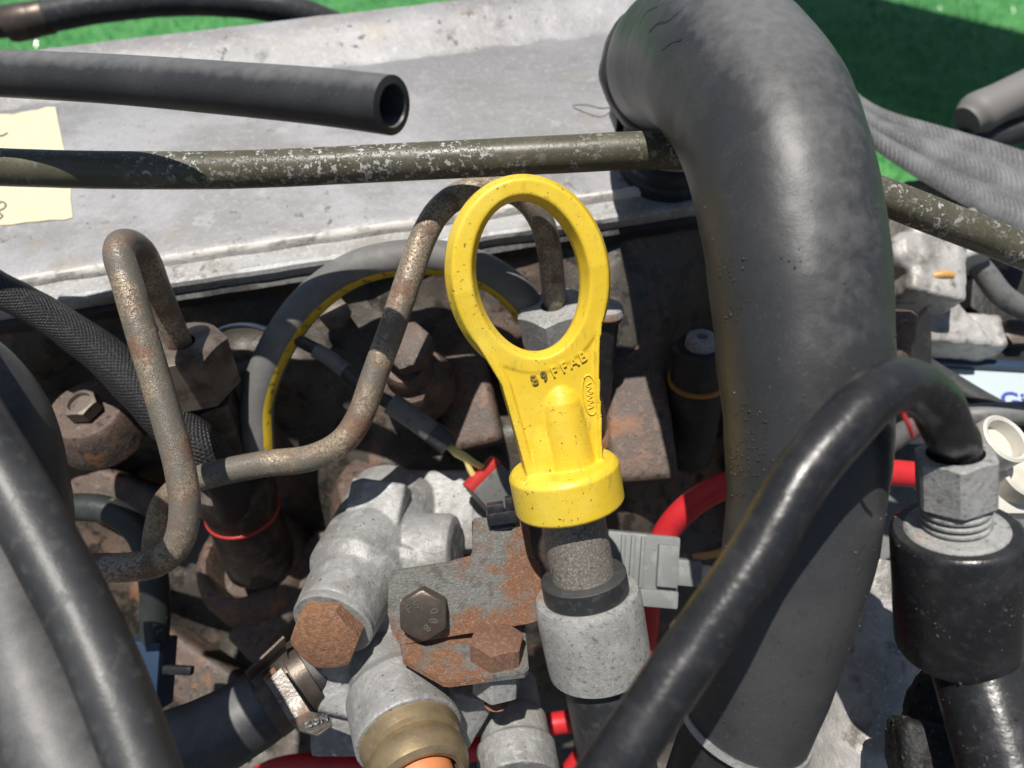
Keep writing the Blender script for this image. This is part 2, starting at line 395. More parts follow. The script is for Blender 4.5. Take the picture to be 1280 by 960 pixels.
MT['yellow'] = mat('yellow_plastic', (0.80, 0.555, 0.036), 0.42, spec=.45, sss=.05, layers=[
    N_(.05, .45, .7, (0.84, 0.63, 0.075)), N_(.12, .56, .72, (0.60, 0.38, 0.03), amt=.55, detail=8, nr=.68), N_(.85, .63, .68, (0.15, 0.105, 0.03), amt=.9, rough=.7, gate=(.05, .42, .56)), N_(.32, .665, .73, (0.28, 0.19, 0.05), amt=.8, rough=.65),
    N_(2.2, .66, .71, (0.12, 0.09, 0.03), amt=.75), N_(.5, .58, .66, (0.48, 0.33, 0.06), amt=.5, gate=(.04, .5, .62), stretch=(1, .35, .35))], bumps=[(1.4, .03), (.22, .14)])
MT['yellow_mark'] = mat('yellow_mark', (0.66, 0.46, 0.03), 0.5, layers=[N_(.3, .54, .64, (0.16, 0.12, 0.03), amt=.75)])
MT['ink_yellow'] = mat('yellow_marking_dirty', (0.16, 0.12, 0.04), 0.6, layers=[N_(.9, .5, .6, (0.45, 0.31, 0.04))])
MT['head'] = mat('cast_iron_oily_rust', (0.075, 0.066, 0.054), 0.50, metal=.15, layers=[
    N_(.018, .50, .64, (0.165, 0.108, 0.082), rough=.72, detail=7), N_(.06, .58, .68, (0.22, 0.130, 0.095), amt=.8, rough=.8), N_(.14, .50, .62, (0.030, 0.027, 0.024), amt=.85, rough=.35), N_(.6, .58, .70, (0.22, 0.19, 0.16), amt=.5), N_(.05, .61, .68, (0.30, 0.14, 0.07), amt=.6)],
    bumps=[(.9, .15), (.22, .30), (.06, .5)])
MT['brown'] = mat('cast_iron_brown', (0.120, 0.082, 0.064), 0.6, metal=.12, layers=[N_(.03, .45, .62, (0.085, 0.068, 0.056), detail=7), N_(.10, .54, .66, (0.20, 0.112, 0.075), amt=.8), N_(.3, .56, .68, (0.20, 0.15, 0.12), amt=.6), N_(.35, .54, .66, (0.035, 0.03, 0.026), amt=.85, rough=.4), N_(1.2, .60, .70, (0.30, 0.26, 0.22), amt=.6), N_(.06, .60, .68, (0.30, 0.13, 0.05), amt=.6)], bumps=[(1.2, .15), (.3, .3), (.1, .4)])
MT['black_oil'] = mat('oily_black', (0.018, 0.017, 0.017), 0.55, layers=[N_(.1, .5, .7, (0.045, 0.038, 0.032))], bumps=[(.3, .5)])
MT['body'] = mat('injector_body', (0.06, 0.052, 0.045), 0.45, metal=.5, layers=[N_(.15, .45, .65, (0.12, 0.10, 0.085)), N_(.9, .58, .7, (0.17, 0.14, 0.11), amt=.6)], bumps=[(.6, .12)])
MT['hose_grey'] = mat('hose_grey', (0.15, 0.147, 0.14), 0.62, layers=[N_(.09, .45, .7, (0.21, 0.206, 0.197)), N_(1.2, .6, .7, (0.22, 0.21, 0.19), amt=.5)], bumps=[(1.5, .05), (.4, .1)])
MT['braid'] = mat('braided_sleeve', (0.016, 0.016, 0.017), 0.5, spec=.6, layers=[N_(.9, .55, .7, (0.06, 0.057, 0.053), amt=.8)], bumps=[(1.2, .35), (.4, .3)], uvbump=('braid', 30, .62, .20))
MT['belt'] = mat('webbing_grey', (0.12, 0.12, 0.123), 0.65, layers=[N_(.06, .42, .66, (0.20, 0.20, 0.205)), N_(1.2, .5, .66, (0.27, 0.27, 0.27), amt=.6)], bumps=[(.9, .1)], uvbump=('rib', 10, .5, .18))
MT['red'] = mat('red_insulation', (0.60, 0.024, 0.03), 0.42, layers=[N_(.1, .5, .7, (0.46, 0.02, 0.03)), N_(.9, .58, .7, (0.30, 0.05, 0.045), amt=.6)], bumps=[(.3, .05)])
MT['seal_red'] = mat('red_seal', (0.55, 0.045, 0.04), 0.45)
MT['connector'] = mat('connector_grey', (0.20, 0.21, 0.205), 0.5, layers=[N_(.2, .5, .7, (0.26, 0.265, 0.26)), N_(1.1, .62, .7, (0.11, 0.11, 0.10), amt=.6)], bumps=[(.8, .05)])
MT['tape'] = mat('masking_tape', (0.66, 0.62, 0.42), 0.75, layers=[N_(.12, .5, .7, (0.60, 0.56, 0.38)), N_(.16, .64, .72, (0.42, 0.37, 0.22), amt=.8)], bumps=[(.5, .12)])
MT['ink'] = mat('ink', (0.16, 0.14, 0.10), 0.7)
MT['cable_grey'] = mat('cable_sleeve_grey', (0.16, 0.16, 0.155), 0.5, layers=[N_(.3, .5, .7, (0.10, 0.10, 0.10))])
MT['cable_pale'] = mat('tube_pale_grey', (0.20, 0.19, 0.18), 0.6)
MT['casting_grey'] = mat('casting_mid_grey', (0.20, 0.19, 0.175), 0.6, metal=.2, layers=[N_(.02, .45, .62, (0.30, 0.28, 0.25)), N_(.1, .52, .66, (0.09, 0.08, 0.07), amt=.8), N_(.06, .6, .68, (0.28, 0.16, 0.09), amt=.5)], bumps=[(.4, .3), (.1, .5)])
MT['wire_yellow'] = mat('wire_yellow', (0.70, 0.60, 0.22), 0.45)
MT['copper'] = mat('copper_wire', (0.60, 0.33, 0.11), 0.4)
MT['chrome'] = mat('bright_steel', (0.60, 0.60, 0.60), 0.30, metal=.8, bumps=[(.5, .05)])
MT['orange'] = mat('orange_plug', (0.66, 0.24, 0.09), 0.5, layers=[N_(.2, .5, .7, (0.58, 0.20, 0.08))], bumps=[(.5, .06)])
MT['orange_seal'] = mat('orange_seal', (0.36, 0.16, 0.03), 0.5)
MT['pale_blue'] = mat('pale_blue_plastic', (0.50, 0.58, 0.60), 0.5, layers=[N_(.02, .5, .7, (0.58, 0.64, 0.65))])
MT['blue_ink'] = mat('blue_print', (0.035, 0.065, 0.42), 0.5)
MT['blue_dark'] = mat('connector_blue', (0.022, 0.045, 0.085), 0.4, bumps=[(.3, .1)])
MT['white'] = mat('white_plastic', (0.62, 0.60, 0.53), 0.5, layers=[N_(.05, .5, .7, (0.50, 0.46, 0.38))], bumps=[(.3, .1)])
MT['alu_bright'] = mat('aluminium_bright', (0.47, 0.455, 0.43), 0.55, metal=.3, layers=[N_(.04, .45, .62, (0.30, 0.285, 0.26), detail=8), N_(.2, .54, .68, (0.15, 0.13, 0.11), amt=.8), N_(.8, .54, .68, (0.56, 0.55, 0.53), amt=.6)], bumps=[(.5, .3), (.1, .6)])
MT['stained'] = mat('hose_stained', (0.028, 0.032, 0.030), 0.45, layers=[N_(.14, .60, .68, (0.26, 0.26, 0.15), amt=.7, detail=8, nr=.7), N_(.05, .5, .7, (0.05, 0.06, 0.055))], bumps=[(.5, .12)])
MT['grit'] = mat('grit', (0.055, 0.052, 0.047), 0.85, layers=[N_(.8, .5, .6, (0.17, 0.16, 0.145))])
MT['grit_dark'] = mat('grit_dark', (0.030, 0.028, 0.026), 0.75, layers=[N_(.8, .5, .6, (0.06, 0.056, 0.05))])
MT['green'] = mat('green_plastic', (0.03, 0.22, 0.06), 0.5)
MT['turf'] = mat('turf_green', (0.070, 0.27, 0.080), 0.6, layers=[N_(.012, .4, .6, (0.10, 0.33, 0.095)), N_(.004, .45, .6, (0.05, 0.20, 0.06), amt=.6)])
MT['blade'] = mat('turf_blade', (0.085, 0.31, 0.090), 0.22, spec=.9, layers=[N_(.01, .4, .62, (0.14, 0.40, 0.12))])
MT['bounce_stop'] = mat('bounce_stop', (0.045, 0.044, 0.043), 0.85, layers=[N_(.05, .45, .6, (0.06, 0.058, 0.056))])
MT['wood'] = mat('caster_board', (0.35, 0.30, 0.24), 0.6)

def grains(name, src, n, smin, smax, mt, parent, keep, seed=1):
    """grit lying on the lit side of a built mesh; keep(world point) says where"""
    rng = random.Random(seed); me = src.data; base = WORLD[src.name]; pol = []; tot = 0.0
    for p in me.polygons:
        c = Vector(p.center) + base
        if p.normal.dot(SUN) > 0.15 and keep(c): tot += p.area; pol.append((tot, p))
    if not pol: return None
    bm = bmesh.new()
    import bisect
    cum = [a for a, _ in pol]
    for _ in range(n):
        p = pol[min(bisect.bisect(cum, rng.random() * tot), len(pol) - 1)][1]
        vs = [me.vertices[i].co for i in p.vertices]
        w = [rng.random() for _ in vs]; sw = sum(w); c = sum((v * (a / sw) for v, a in zip(vs, w)), Vector()) + base
        r = smin + (smax - smin) * rng.random() ** 3
        g = bmesh.ops.create_icosphere(bm, subdivisions=1, radius=r * U)
        q = Vector((rng.uniform(.6, 1.3), rng.uniform(.6, 1.3), rng.uniform(.6, 1.3)))
        for v in g['verts']:
            k = 1 + rng.uniform(-.3, .3)
            v.co = c + p.normal * r * .35 * U + Vector((v.co.x * q.x * k, v.co.y * q.y * k, v.co.z * q.z * k))
    o = build(name, bm, mt, parent, 0); o['kind'] = 'stuff'
    return o
def px_of(w):
    """photo pixel of a world point"""
    c = CAMM.inverted() @ w
    d = -c.z
    return 640 + c.x / d / K, 480 - c.y / d / K

# ------------------------------------------------------------------ the setting: green turf
def sheet_at(name, x0, x1, y0, y1, z, m, label):
    bm = bmesh.new()
    bm.faces.new([bm.verts.new(q) for q in ((x0, y0, z), (x1, y0, z), (x1, y1, z), (x0, y1, z))])
    o = build(name, bm, m, None, 0); o['kind'] = 'structure'; o['label'] = label; return o
sheet_at('ground', -60, 60, -60, 60, -0.004, MT['bounce_stop'], 'unseen dark ground added under the engine to stop green bounce')  # unseen dark ground, added to keep green bounce off the engine
sheet_at('turf', -8, 8, 1.15, 14, 0.0, MT['turf'], 'green artificial turf spread behind the engine')
bm = bmesh.new(); rg = random.Random(3)
for _ in range(60000):
    y = rg.uniform(1.16, 4.6); x = rg.uniform(-1.0, 1.15) * (0.5 + y * .62)
    a = rg.uniform(0, 6.283); h = rg.uniform(.010, .022); w = rg.uniform(.0012, .0028); lx, ly = rg.gauss(0, .008), rg.gauss(0, .008)
    dx, dy = math.cos(a) * w, math.sin(a) * w
    bm.faces.new([bm.verts.new(q) for q in ((x - dx, y - dy, 0), (x + dx, y + dy, 0), (x + dx*.3 + lx, y + dy*.3 + ly, h), (x - dx*.3 + lx, y - dy*.3 + ly, h))])
turf = build('grass', bm, MT['blade'], None, 0); tag(turf, 'short green artificial grass blades of the turf', None, None, 'stuff')

# unseen table shape, added out of frame to cast shade on a turf strip
def ground_at(px, py):
    a = P(px, py, 100); d = a - cam.location
    return cam.location + d * ((0 - cam.location.z) / d.z)
gA, gB = ground_at(930, 150), ground_at(1270, 60)
gA, gB, gN = ground_at(1085, -6), ground_at(1285, 42), ground_at(1075, 150)
e1 = (gB - gA).normalized(); e2 = Vector((-e1.y, e1.x, 0))
if (gN - gA).dot(e2) < 0: e2 = -e2
wid = (gN - gA).dot(e2); TH = 0.74
up_shift = SUN * (TH / SUN.z)
tc_ = gA + e1 * 0.55 + e2 * wid / 2 + up_shift
TM = Matrix((e1, e2, Vector((0, 0, 1)))).transposed().to_4x4(); TM.translation = tc_
caster = thing('shadow_caster', 'unseen table-shaped shadow caster added beyond the engine to shade the turf', 'shadow caster', Vector((tc_.x, tc_.y, 0)))
TMm = TM @ Matrix.Scale(U, 4)
box('caster_top', TMm, 2300, wid * 1000, 28, MT['wood'], caster, bevel=4)
for sx in (-1, 1):
    for sy in (-1, 1):
        c = TM @ Vector((sx * 1.05, sy * (wid / 2 - .05), -0.014))
        lathe('caster_leg', Vector((c.x, c.y, 0.0)), Vector((0, 0, 1)), cyl(14, c.z * 1000, 2), MT['rubber_dark'], caster, seg=12)

# ------------------------------------------------------------------ cylinder head and block
def bumpf(px, py, cx, cy, rx, ry):
    return math.exp(-(((px - cx) / rx) ** 2 + ((py - cy) / ry) ** 2))
def head_depth(px, py):
    d = 276 + px * 0.024 + (py - 390) * 0.050
    d += 46 * bumpf(px, py, 190, 620, 170, 110) + 46 * bumpf(px, py, 320, 790, 150, 130)
    d += 26 * bumpf(px, py, 620, 480, 60, 40) + 18 * bumpf(px, py, 130, 470, 90, 60)
    d -= 14 * bumpf(px, py, 520, 470, 45, 60) + 12 * bumpf(px, py, 300, 470, 60, 30) + 16 * bumpf(px, py, 800, 540, 60, 130)
    d -= 12 * bumpf(px, py, 110, 545, 55, 40) + 16 * bumpf(px, py, 480, 590, 70, 40)
    d += 40 * bumpf(px, py, 880, 520, 60, 140) + 30 * bumpf(px, py, 650, 900, 200, 130)
    ln = 398 - 0.149 * px
    if py < ln + 6: d += min(70, (ln + 6 - py) * 1.3)
    q = Vector((px * .011, py * .011, 3.7))
    d -= 4 * noise.noise(q) + 1.6 * noise.noise(q * 2.6) + .4 * noise.noise(q * 6)
    return d
bm = bmesh.new(); NX, NY = 170, 110; g = []
for j in range(NY + 1):
    row = []
    for i in range(NX + 1):
        px = -320 + 1420 * i / NX; py = 215 + 1000 * j / NY
        row.append(bm.verts.new(P(px, py, head_depth(px, py))))
    g.append(row)
for j in range(NY):
    for i in range(NX): bm.faces.new((g[j][i], g[j][i+1], g[j+1][i+1], g[j+1][i]))
# give the casting its body behind the face
bmesh.ops.recalc_face_normals(bm, faces=bm.faces)
be = [e for e in bm.edges if e.is_boundary]
ex = bmesh.ops.extrude_edge_only(bm, edges=be)
back = V(0, -0.35, -1)
for v in [v for v in ex['geom'] if isinstance(v, bmesh.types.BMVert)]: v.co += back * 0.13
bmesh.ops.contextual_create(bm, geom=[e for e in bm.edges if e.is_boundary])
head = thing('cylinder_head', 'rusty brown oily cast-iron cylinder head under the grey valve cover', 'engine part', P(450, 600, 330))
build('casting', bm, MT['head'], head, 180)
blk = thing('engine_block', 'dark cast engine block standing on the turf below the cylinder head', 'engine block', P(500, 900, 420))
BM_ = F(P(480, 800, 470), V(0, math.cos(R(PITCH)), math.sin(R(PITCH))), V(0, math.sin(R(PITCH)), -math.cos(R(PITCH))))
hz = P(480, 800, 470).z
box('crankcase', BM_, 420, 190, hz * 1000 - 20, MT['black_oil'], blk, c=(0, 0, -hz * 500 + 8), bevel=12)

# bosses, plugs and studs of the head
def boss(px, py, d, ax, prof, m, name='boss', seg=32):
    return lathe(name, P(px, py, d), V(*ax), prof, m, head, seg=seg)
boss(318, 702, 322, (-.20, .55, .80), [(-10, 0), (-10, 27), (0, 26), (6, 23.5), (7.5, 21), (7.5, 18.5), (3, 17.5), (-6, 17), (-6, 0)], MT['brown'])
boss(515, 470, 274, (-.1, .35, .95), [(-12, 0), (-12, 15), (0, 14), (4, 12), (5, 9), (10, 8.6), (12, 7), (12, 0)], MT['brown'])
boss(480, 610, 284, (.05, .75, .65), [(-16, 0), (-16, 22), (-2, 20), (3, 17), (4.5, 12), (4.5, 0)], MT['brown'])
boss(110, 515, 276, (.0, .6, .8), [(-14, 0), (-14, 17), (0, 15), (2, 13), (2, 0)], MT['brown'])
boss(720, 520, 292, (0, .4, .9), [(-14, 0), (-14, 20), (2, 18), (4, 15), (4, 0)], MT['brown'])
hexn('bolt', P(108, 512, 273), V(-.1, .6, .8), 5.5, 5, MT['steel_nut'], head, dish=1.6)
hexn('bolt', P(514, 440, 262), V(-.1, .35, .95), 8, 7, MT['brown'], head, roll=.3)
for (a, b, w, h) in (((60, 590, 318), (215, 640, 330), 20, 16), ((150, 790, 328), (320, 880, 334), 24, 18), ((408, 680, 312), (335, 800, 332), 18, 22), ((560, 400, 290), (600, 560, 296), 22, 10), ((780, 330, 290), (800, 600, 300), 26, 12)):
    A_, B_ = P(*a), P(*b); d_ = (B_ - A_); rm = F((A_ + B_) / 2, V(-.1, .25, 1), d_.normalized())
    box('rib', rm, w, d_.length / U, h, MT['brown'], head, bevel=4, seg=4)
hexn('bolt', P(420, 395, 281), V(-.1, .4, .9), 5.5, 5, MT['steel_nut'], head, roll=.2)
# sensor with a grey screw and an orange seal in the shade of the big hose
sen = thing('sensor_plug', 'black cylindrical sensor with orange seal ring, in shade beside the thick hose', 'sensor', P(872, 470, 285))
sA = P(872, 468, 284); sx_ = V(-.05, .80, .60)
lathe('sensor_body', sA, sx_, [(-42, 0), (-42, 10), (-6, 11), (-4, 10.2), (0, 10.2), (12, 10.2), (13.5, 9), (13.5, 0)], MT['black_oil'], sen)
lathe('seal_ring', sA, sx_, [(-3.8, 10.2), (-3.4, 11.2), (-2.2, 11.2), (-1.8, 10.2)], MT['orange_seal'], sen)
lathe('terminal', sA, sx_, [(13.5, 0), (13.5, 6), (17, 5.6), (17.6, 4.8), (17.6, 2.2), (15, 2), (15, 0)], MT['zinc'], sen)

# ------------------------------------------------------------------ valve cover
cA, cB, cC = P(0, 392, 262), P(870, 262, 286), P(180, 62, 338)
cx = (cB - cA).normalized(); cz = cx.cross(cC - cA).normalized(); cy = cz.cross(cx)
CM = Matrix((cx, cy, cz)).transposed().to_4x4() @ Matrix.Scale(U, 4); CM.translation = cA
CMI = CM.inverted()
def on_cover(px, py, h=0.0):
    o = cam.location; d = P(px, py, 100) - o
    t = (cA - o).dot(cz) / d.dot(cz)
    q = CMI @ (o + d * t); return Vector((q.x, q.y, h))
HT = on_cover(180, 62).y
cov = thing('valve_cover', 'flat grey cast aluminium valve cover with raised rim and dirty flange', 'valve cover', CM @ Vector((110, 0, 0)))
def extr(name, prof, x0, x1, m, parent, n=160, wob=0.0, seed=0, smooth=30):
    bm = bmesh.new(); rings = []
    for i in range(n + 1):
        x = x0 + (x1 - x0) * i / n
        rings.append([bm.verts.new(CM @ Vector((x, y + wob * noise.noise(Vector((x * .07, y * .3, seed))), z + wob * .6 * noise.noise(Vector((x * .12, y * .5, seed + 5)))))) for (y, z) in prof])
    for i in range(n):
        for k in range(len(prof)):
            k2 = (k + 1) % len(prof)
            bm.faces.new((rings[i][k], rings[i+1][k], rings[i+1][k2], rings[i][k2]))
    bm.faces.new(rings[0]); bm.faces.new(list(reversed(rings[-1])))
    return build(name, bm, m, parent, smooth)
X0, X1 = -70, on_cover(960, 250).x
extr('cover_panel', [(12, -30), (12, 0.2), (14, 1.4), (17, 1.7), (24, 1.7), (40, 1.9), (HT*.6, 2.1), (HT - 34, 1.6), (HT - 31, .2), (HT - 28, .6), (HT - 24, 3.0), (HT - 20, 3.4), (HT - 17, 5.4), (HT - 9, 7.6), (HT - 3, 7.8), (HT - .6, 6.2), (HT, 3), (HT, -30)], X0, X1, MT['cover'], cov, wob=.5)
extr('rim_bead', [(10.2, -2), (10.6, 2.2), (11.6, 3.6), (13.2, 3.5), (14.2, 2.2), (14.4, -2)], X0, X1 - 1, MT['flake'], cov, wob=.55, seed=3, smooth=60)
extr('flange', [(0, -4), (-.2, .4), (.6, 1.8), (2.4, 2.0), (3.6, .9), (9, .4), (11.5, .3), (12.3, -4)], X0, X1 + .8, MT['flange'], cov, wob=.4, seed=8)
extr('gasket', [(-2.2, -9), (-2.4, -4.5), (-.6, -3.6), (2, -3.8), (2, -9)], X0, X1, MT['black_oil'], cov, wob=.5, seed=12)
# filler neck behind the pipe
fA = CM @ on_cover(832, 212, 1)
fn = thing('filler_neck', 'black ribbed filler neck set in the valve cover under the hose end', 'neck', fA)
lathe('neck', fA, cz, [(-2, 0), (-2, 19), (4, 19), (5, 17.5), (6.5, 17.5), (7.5, 18.5), (9.5, 18.5), (10.5, 16.5), (12, 16.5), (12.5, 13), (8, 12), (8, 0)], MT['rubber_dark'], fn)
lathe('clamp_ring', fA, cz, [(13, 14.6), (13, 16.2), (19, 16.2), (19, 14.6)], MT['chrome'], fn)
# small clip and a wisp of fibre
ck = thing('spring_clip', 'small black and white clip on the cover beside the hose end', 'clip', CM @ on_cover(778, 158, 2))
box('clip_body', CM @ Matrix.Translation(on_cover(770, 158, 4)), 4, 11, 7, MT['plastic_black'], ck, bevel=.8)
box('clip_tab', CM @ Matrix.Translation(on_cover(782, 158, 4.5)), 5, 12, 6, MT['white'], ck, bevel=.8)
tag(tube('fibre', [CM @ on_cover(716, 139, 3), CM @ on_cover(732, 146, 6), CM @ on_cover(748, 150, 6), CM @ on_cover(763, 144, 4)], .28, MT['ink'], None, seg=6), 'thin dark curled fibre lying on the cover near the hose end', 'fibre')

# masking tape with a scrap of handwriting
tp = thing('masking_tape', 'torn cream masking tape label stuck on the valve cover', 'tape', CM @ on_cover(30, 215))
TPX = [(-40, 153), (-10, 150), (8, 148), (20, 148.5), (34, 145), (50, 143), (62, 139), (73, 139), (77, 160), (82, 185), (90, 215), (93, 235), (92, 255), (95, 277), (84, 280), (68, 280), (52, 282), (36, 283), (20, 286), (0, 287), (-40, 290)]
bm = bmesh.new(); bm_poly(bm, CM, [tuple(on_cover(a, b))[:2] for a, b in reversed(TPX)], 1.95, 2.35, 0.05)
build('tape_strip', bm, MT['tape'], tp, 40)
for s in ([(2, 262), (6, 258), (12, 261), (10, 266), (3, 270), (8, 276), (2, 280), (-4, 277)], [(-12, 258), (-8, 268), (-14, 279)], [(14, 172), (6, 176), (0, 171), (-6, 166)]):
    tube('handwriting', [CM @ on_cover(a, b, 2.5) for a, b in s], .35, MT['ink'], tp, seg=6, step=.6)

# ------------------------------------------------------------------ pipes and hoses
tag(tube('hose', [(-90, 40, 430), (-20, 30, 430), (60, 20, 430), (130, 8, 430), (230, 0, 430), (320, 5, 430), (390, 22, 440), (450, 52, 455), (500, 110, 480)], 8.6, MT['rubber_dark'], None, wob=.03), 'black hose arching across the turf at the top edge', 'hose')
hc = thing('hose_sleeve', 'silvery crimped sleeve round the hose at the upper corner', 'sleeve', P(45, 24, 430))
ax_ = (P(70, 18, 430) - P(0, 32, 430)).normalized()
lathe('sleeve', P(10, 31, 430), ax_, [(0, 8.5), (0, 9.4), (2, 9.8), (13, 9.8), (15, 9.4), (16, 9.2), (24, 9.2), (25, 8.5)], MT['bolt'], hc)

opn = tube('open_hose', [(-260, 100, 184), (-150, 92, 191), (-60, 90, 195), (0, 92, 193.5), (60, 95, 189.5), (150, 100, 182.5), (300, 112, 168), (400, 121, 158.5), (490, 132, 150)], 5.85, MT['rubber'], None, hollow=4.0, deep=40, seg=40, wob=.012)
tag(opn, 'black hose with cut open end hanging across the valve cover', 'hose')
ol = tube('olive_pipe', [(-90, 206, 214), (0, 209, 214), (100, 212, 214), (200, 213, 214), (300, 212, 214), (500, 203, 214), (700, 193, 214), (830, 188, 214), (950, 197, 216), (1080, 237, 220), (1180, 275, 223), (1290, 318, 226), (1420, 372, 230)], 5.35, MT['olive'], None, seg=32, wob=.012)
tag(ol, 'olive painted metal pipe with white corrosion running across the engine', 'pipe')

# fuel injection lines
t1 = thing('injection_line', 'rusty tan steel line bent in a tall hook, into the brown hex nut', 'fuel line', P(225, 430, 244), 'steel fuel injection lines')
tube('steel_tube', [(60, 716, 216), (110, 710, 214), (160, 709, 211), (196, 703, 208), (222, 680, 206), (231, 640, 205), (226, 590, 205), (205, 510, 205), (178, 420, 205), (158, 350, 205), (149, 320, 206), (152, 306, 209), (166, 306, 215), (180, 320, 221), (196, 360, 229), (212, 400, 237), (228, 440, 246)],
     4.15, MT['steel'], t1, seg=28, step=.9)
t2 = thing('injection_line', 'rusty tan steel line that bends behind the yellow ring and runs level', 'fuel line', P(695, 380, 258), 'steel fuel injection lines')
tube('steel_tube', [(192, 700, 252), (196, 665, 246), (206, 630, 240), (232, 605, 235), (270, 592, 232), (330, 580, 230), (390, 572, 228), (428, 552, 226), (450, 520, 226), (468, 470, 226), (490, 410, 226), (512, 345, 227), (530, 295, 228), (550, 262, 229), (580, 241, 231), (618, 234, 234), (652, 245, 238), (676, 275, 243), (687, 315, 249), (691, 350, 254), (696, 392, 261)],
     4.15, MT['steel'], t2, seg=28, step=.9)
# dark tape bands on the lines
# injector under the hook
i1 = thing('injector', 'dark fuel injector with brown hex nut and red sealing ring', 'injector', P(320, 690, 312), 'fuel injectors')
iA = P(226, 428, 243); iB = P(322, 690, 308); ix = (iB - iA).normalized(); L1 = (iB - iA).length / U
hexn('hex_nut', iA + ix * 19 * U, -ix, 12.6, 19, MT['steel_nut'], i1, bore=4.6, roll=.25)
lathe('collar', iA, ix, [(19, 0), (19, 9.5), (25, 9.5), (25, 0)], MT['blue_dark'], i1)
hexn('hex_body', iA + ix * 44 * U, -ix, 10.5, 22, MT['body'], i1, roll=.6)
lathe('body', iA, ix, [(43, 0), (43, 10), (60, 10.5), (62, 15), (72, 15.5), (75, 14), (L1 + 6, 14), (L1 + 6, 0)], MT['body'], i1)
lathe('red_ring', iA, ix, [(80, 13.6), (80.3, 14.2), (81, 14.5), (81.8, 14.2), (82, 13.6)], MT['seal_red'], i1)
# injector behind the dipstick
i2 = thing('injector', 'fuel injector with dull grey nut seen through the yellow ring', 'injector', P(720, 560, 300), 'fuel injectors')
jA = P(692, 384, 258); jB = P(742, 640, 318); jx = (jB - jA).normalized()
hexn('hex_nut', jA + jx * 20 * U, -jx, 11.6, 21, MT['zinc'], i2, bore=4.5, roll=.25)
lathe('body', jA, jx, [(20, 0), (20, 9), (34, 9.5), (36, 12), (58, 12), (60, 10), (85, 10), (85, 0)], MT['body'], i2)
kA = P(757, 388, 262); kB = P(742, 560, 300)
lathe('side_stub', kA, (kB - kA).normalized(), [(0, 0), (0, 5), (.6, 5.8), (3, 6.0), (3.6, 5.2), (46, 4.6), (46, 0)], MT['rubber_dark'], i2)
lathe('stub_cap', kA, (kB - kA).normalized(), [(-2.2, 0), (-2.2, 5), (-1.6, 6.0), (0.8, 6.6), (1.6, 6.2), (1.6, 0)], MT['zinc'], i2)

# braided sleeve
br = tube('braided_sleeve', [(-80, 318, 240), (0, 362, 242), (60, 394, 246), (120, 436, 250), (180, 490, 250), (225, 536, 249), (260, 570, 250), (284, 604, 262), (292, 660, 295)], [5.6, 5.8, 6.2, 7.0, 7.8, 8.0, 7.6, 6.8, 6], MT['braid'], None, seg=48, step=.8, wob=.10)
tag(br, 'black braided loom sleeve running down behind the hooked steel line', 'loom')

# grey return hose with its yellow line
rh = thing('return_hose', 'grey rubber hose with yellow stripe arching over the cylinder head', 'hose', P(330, 510, 268))
RP = [P(*q) for q in [(322, 560, 272), (322, 500, 268), (345, 435, 264), (385, 378, 261), (440, 338, 259), (505, 322, 258), (570, 326, 260), (625, 350, 262), (662, 388, 266), (690, 440, 274), (700, 500, 285)]]
tube('hose_wall', RP, 6.2, MT['hose_grey'], rh, seg=28)
tube('stripe', RP, 6.35, MT['yellow_mark'], rh, seg=4, arc=(0.68, 1.28), ref=V(0, 0, 1))
wl_ = thing('wire_link', 'thin bright wire looping between the nut and the return hose', 'wire', P(280, 412, 262))
tube('wire', [(262, 420, 262), (285, 409, 260), (312, 407, 260), (335, 413, 262), (352, 424, 266)], 1.0, MT['chrome'], wl_, seg=10)

# sensor lead with red-sealed plug
ld = thing('sensor_lead', 'black and grey cable ending in a small plug with red seal', 'cable', P(620, 610, 258))
LP_ = [(345, 405, 268), (372, 424, 262), (410, 446, 258), (452, 482, 256), (500, 512, 256), (548, 546, 256), (566, 560, 256)]
tube('cable', LP_[:5], 2.3, MT['rubber_dark'], ld, seg=14)
tube('grey_sleeve', [(395, 438, 258.6), (412, 448, 257.8), (432, 464, 256.7)], 2.75, MT['cable_grey'], ld, seg=14)
tube('grey_sleeve', [(488, 504, 256), (518, 524, 256), (546, 545, 256)], 3.9, MT['cable_grey'], ld, seg=16)
tube('black_sleeve', [(540, 540, 255.6), (552, 549, 255.6), (562, 557, 255.6)], 4.2, MT['rubber_dark'], ld, seg=16)
tube('wire', [(560, 556, 255.6), (570, 564, 255), (580, 569, 254), (592, 578, 254), (606, 586, 255)], 1.15, MT['wire_yellow'], ld, seg=8)
tube('wire', [(560, 557, 256), (571, 568, 255.5), (582, 574, 255), (588, 588, 255), (594, 598, 256)], 1.15, MT['wire_yellow'], ld, seg=8)
pz = (P(650, 648, 262) - P(598, 588, 255)).normalized()
PM = F(P(602, 592, 255), pz, V(.6, -.5, .3))
box('plug_seal', PM, 14.5, 6, 3, MT['seal_red'], ld, c=(0, 0, 0), bevel=.9)
box('plug_housing', PM, 14, 10, 16, MT['cable_grey'], ld, c=(0, -1.2, 9.2), bevel=1.2)

# ------------------------------------------------------------------ dipstick
dC = P(708, 606, 203); dR = P(660, 347, 191); du = (dR - dC).normalized()
DZ = V(.13, -.20, .97)
DM = F(dC, DZ, du)          # y up the stick, z towards the viewer, x to the right
dz = DM.to_3x3().col[2].normalized(); dy = DM.to_3x3().col[1].normalized()
dip = thing('dipstick', 'yellow plastic dipstick handle with large oval finger ring', 'dipstick', dC)
RC = (dR - dC).length / U
bm = bmesh.new()
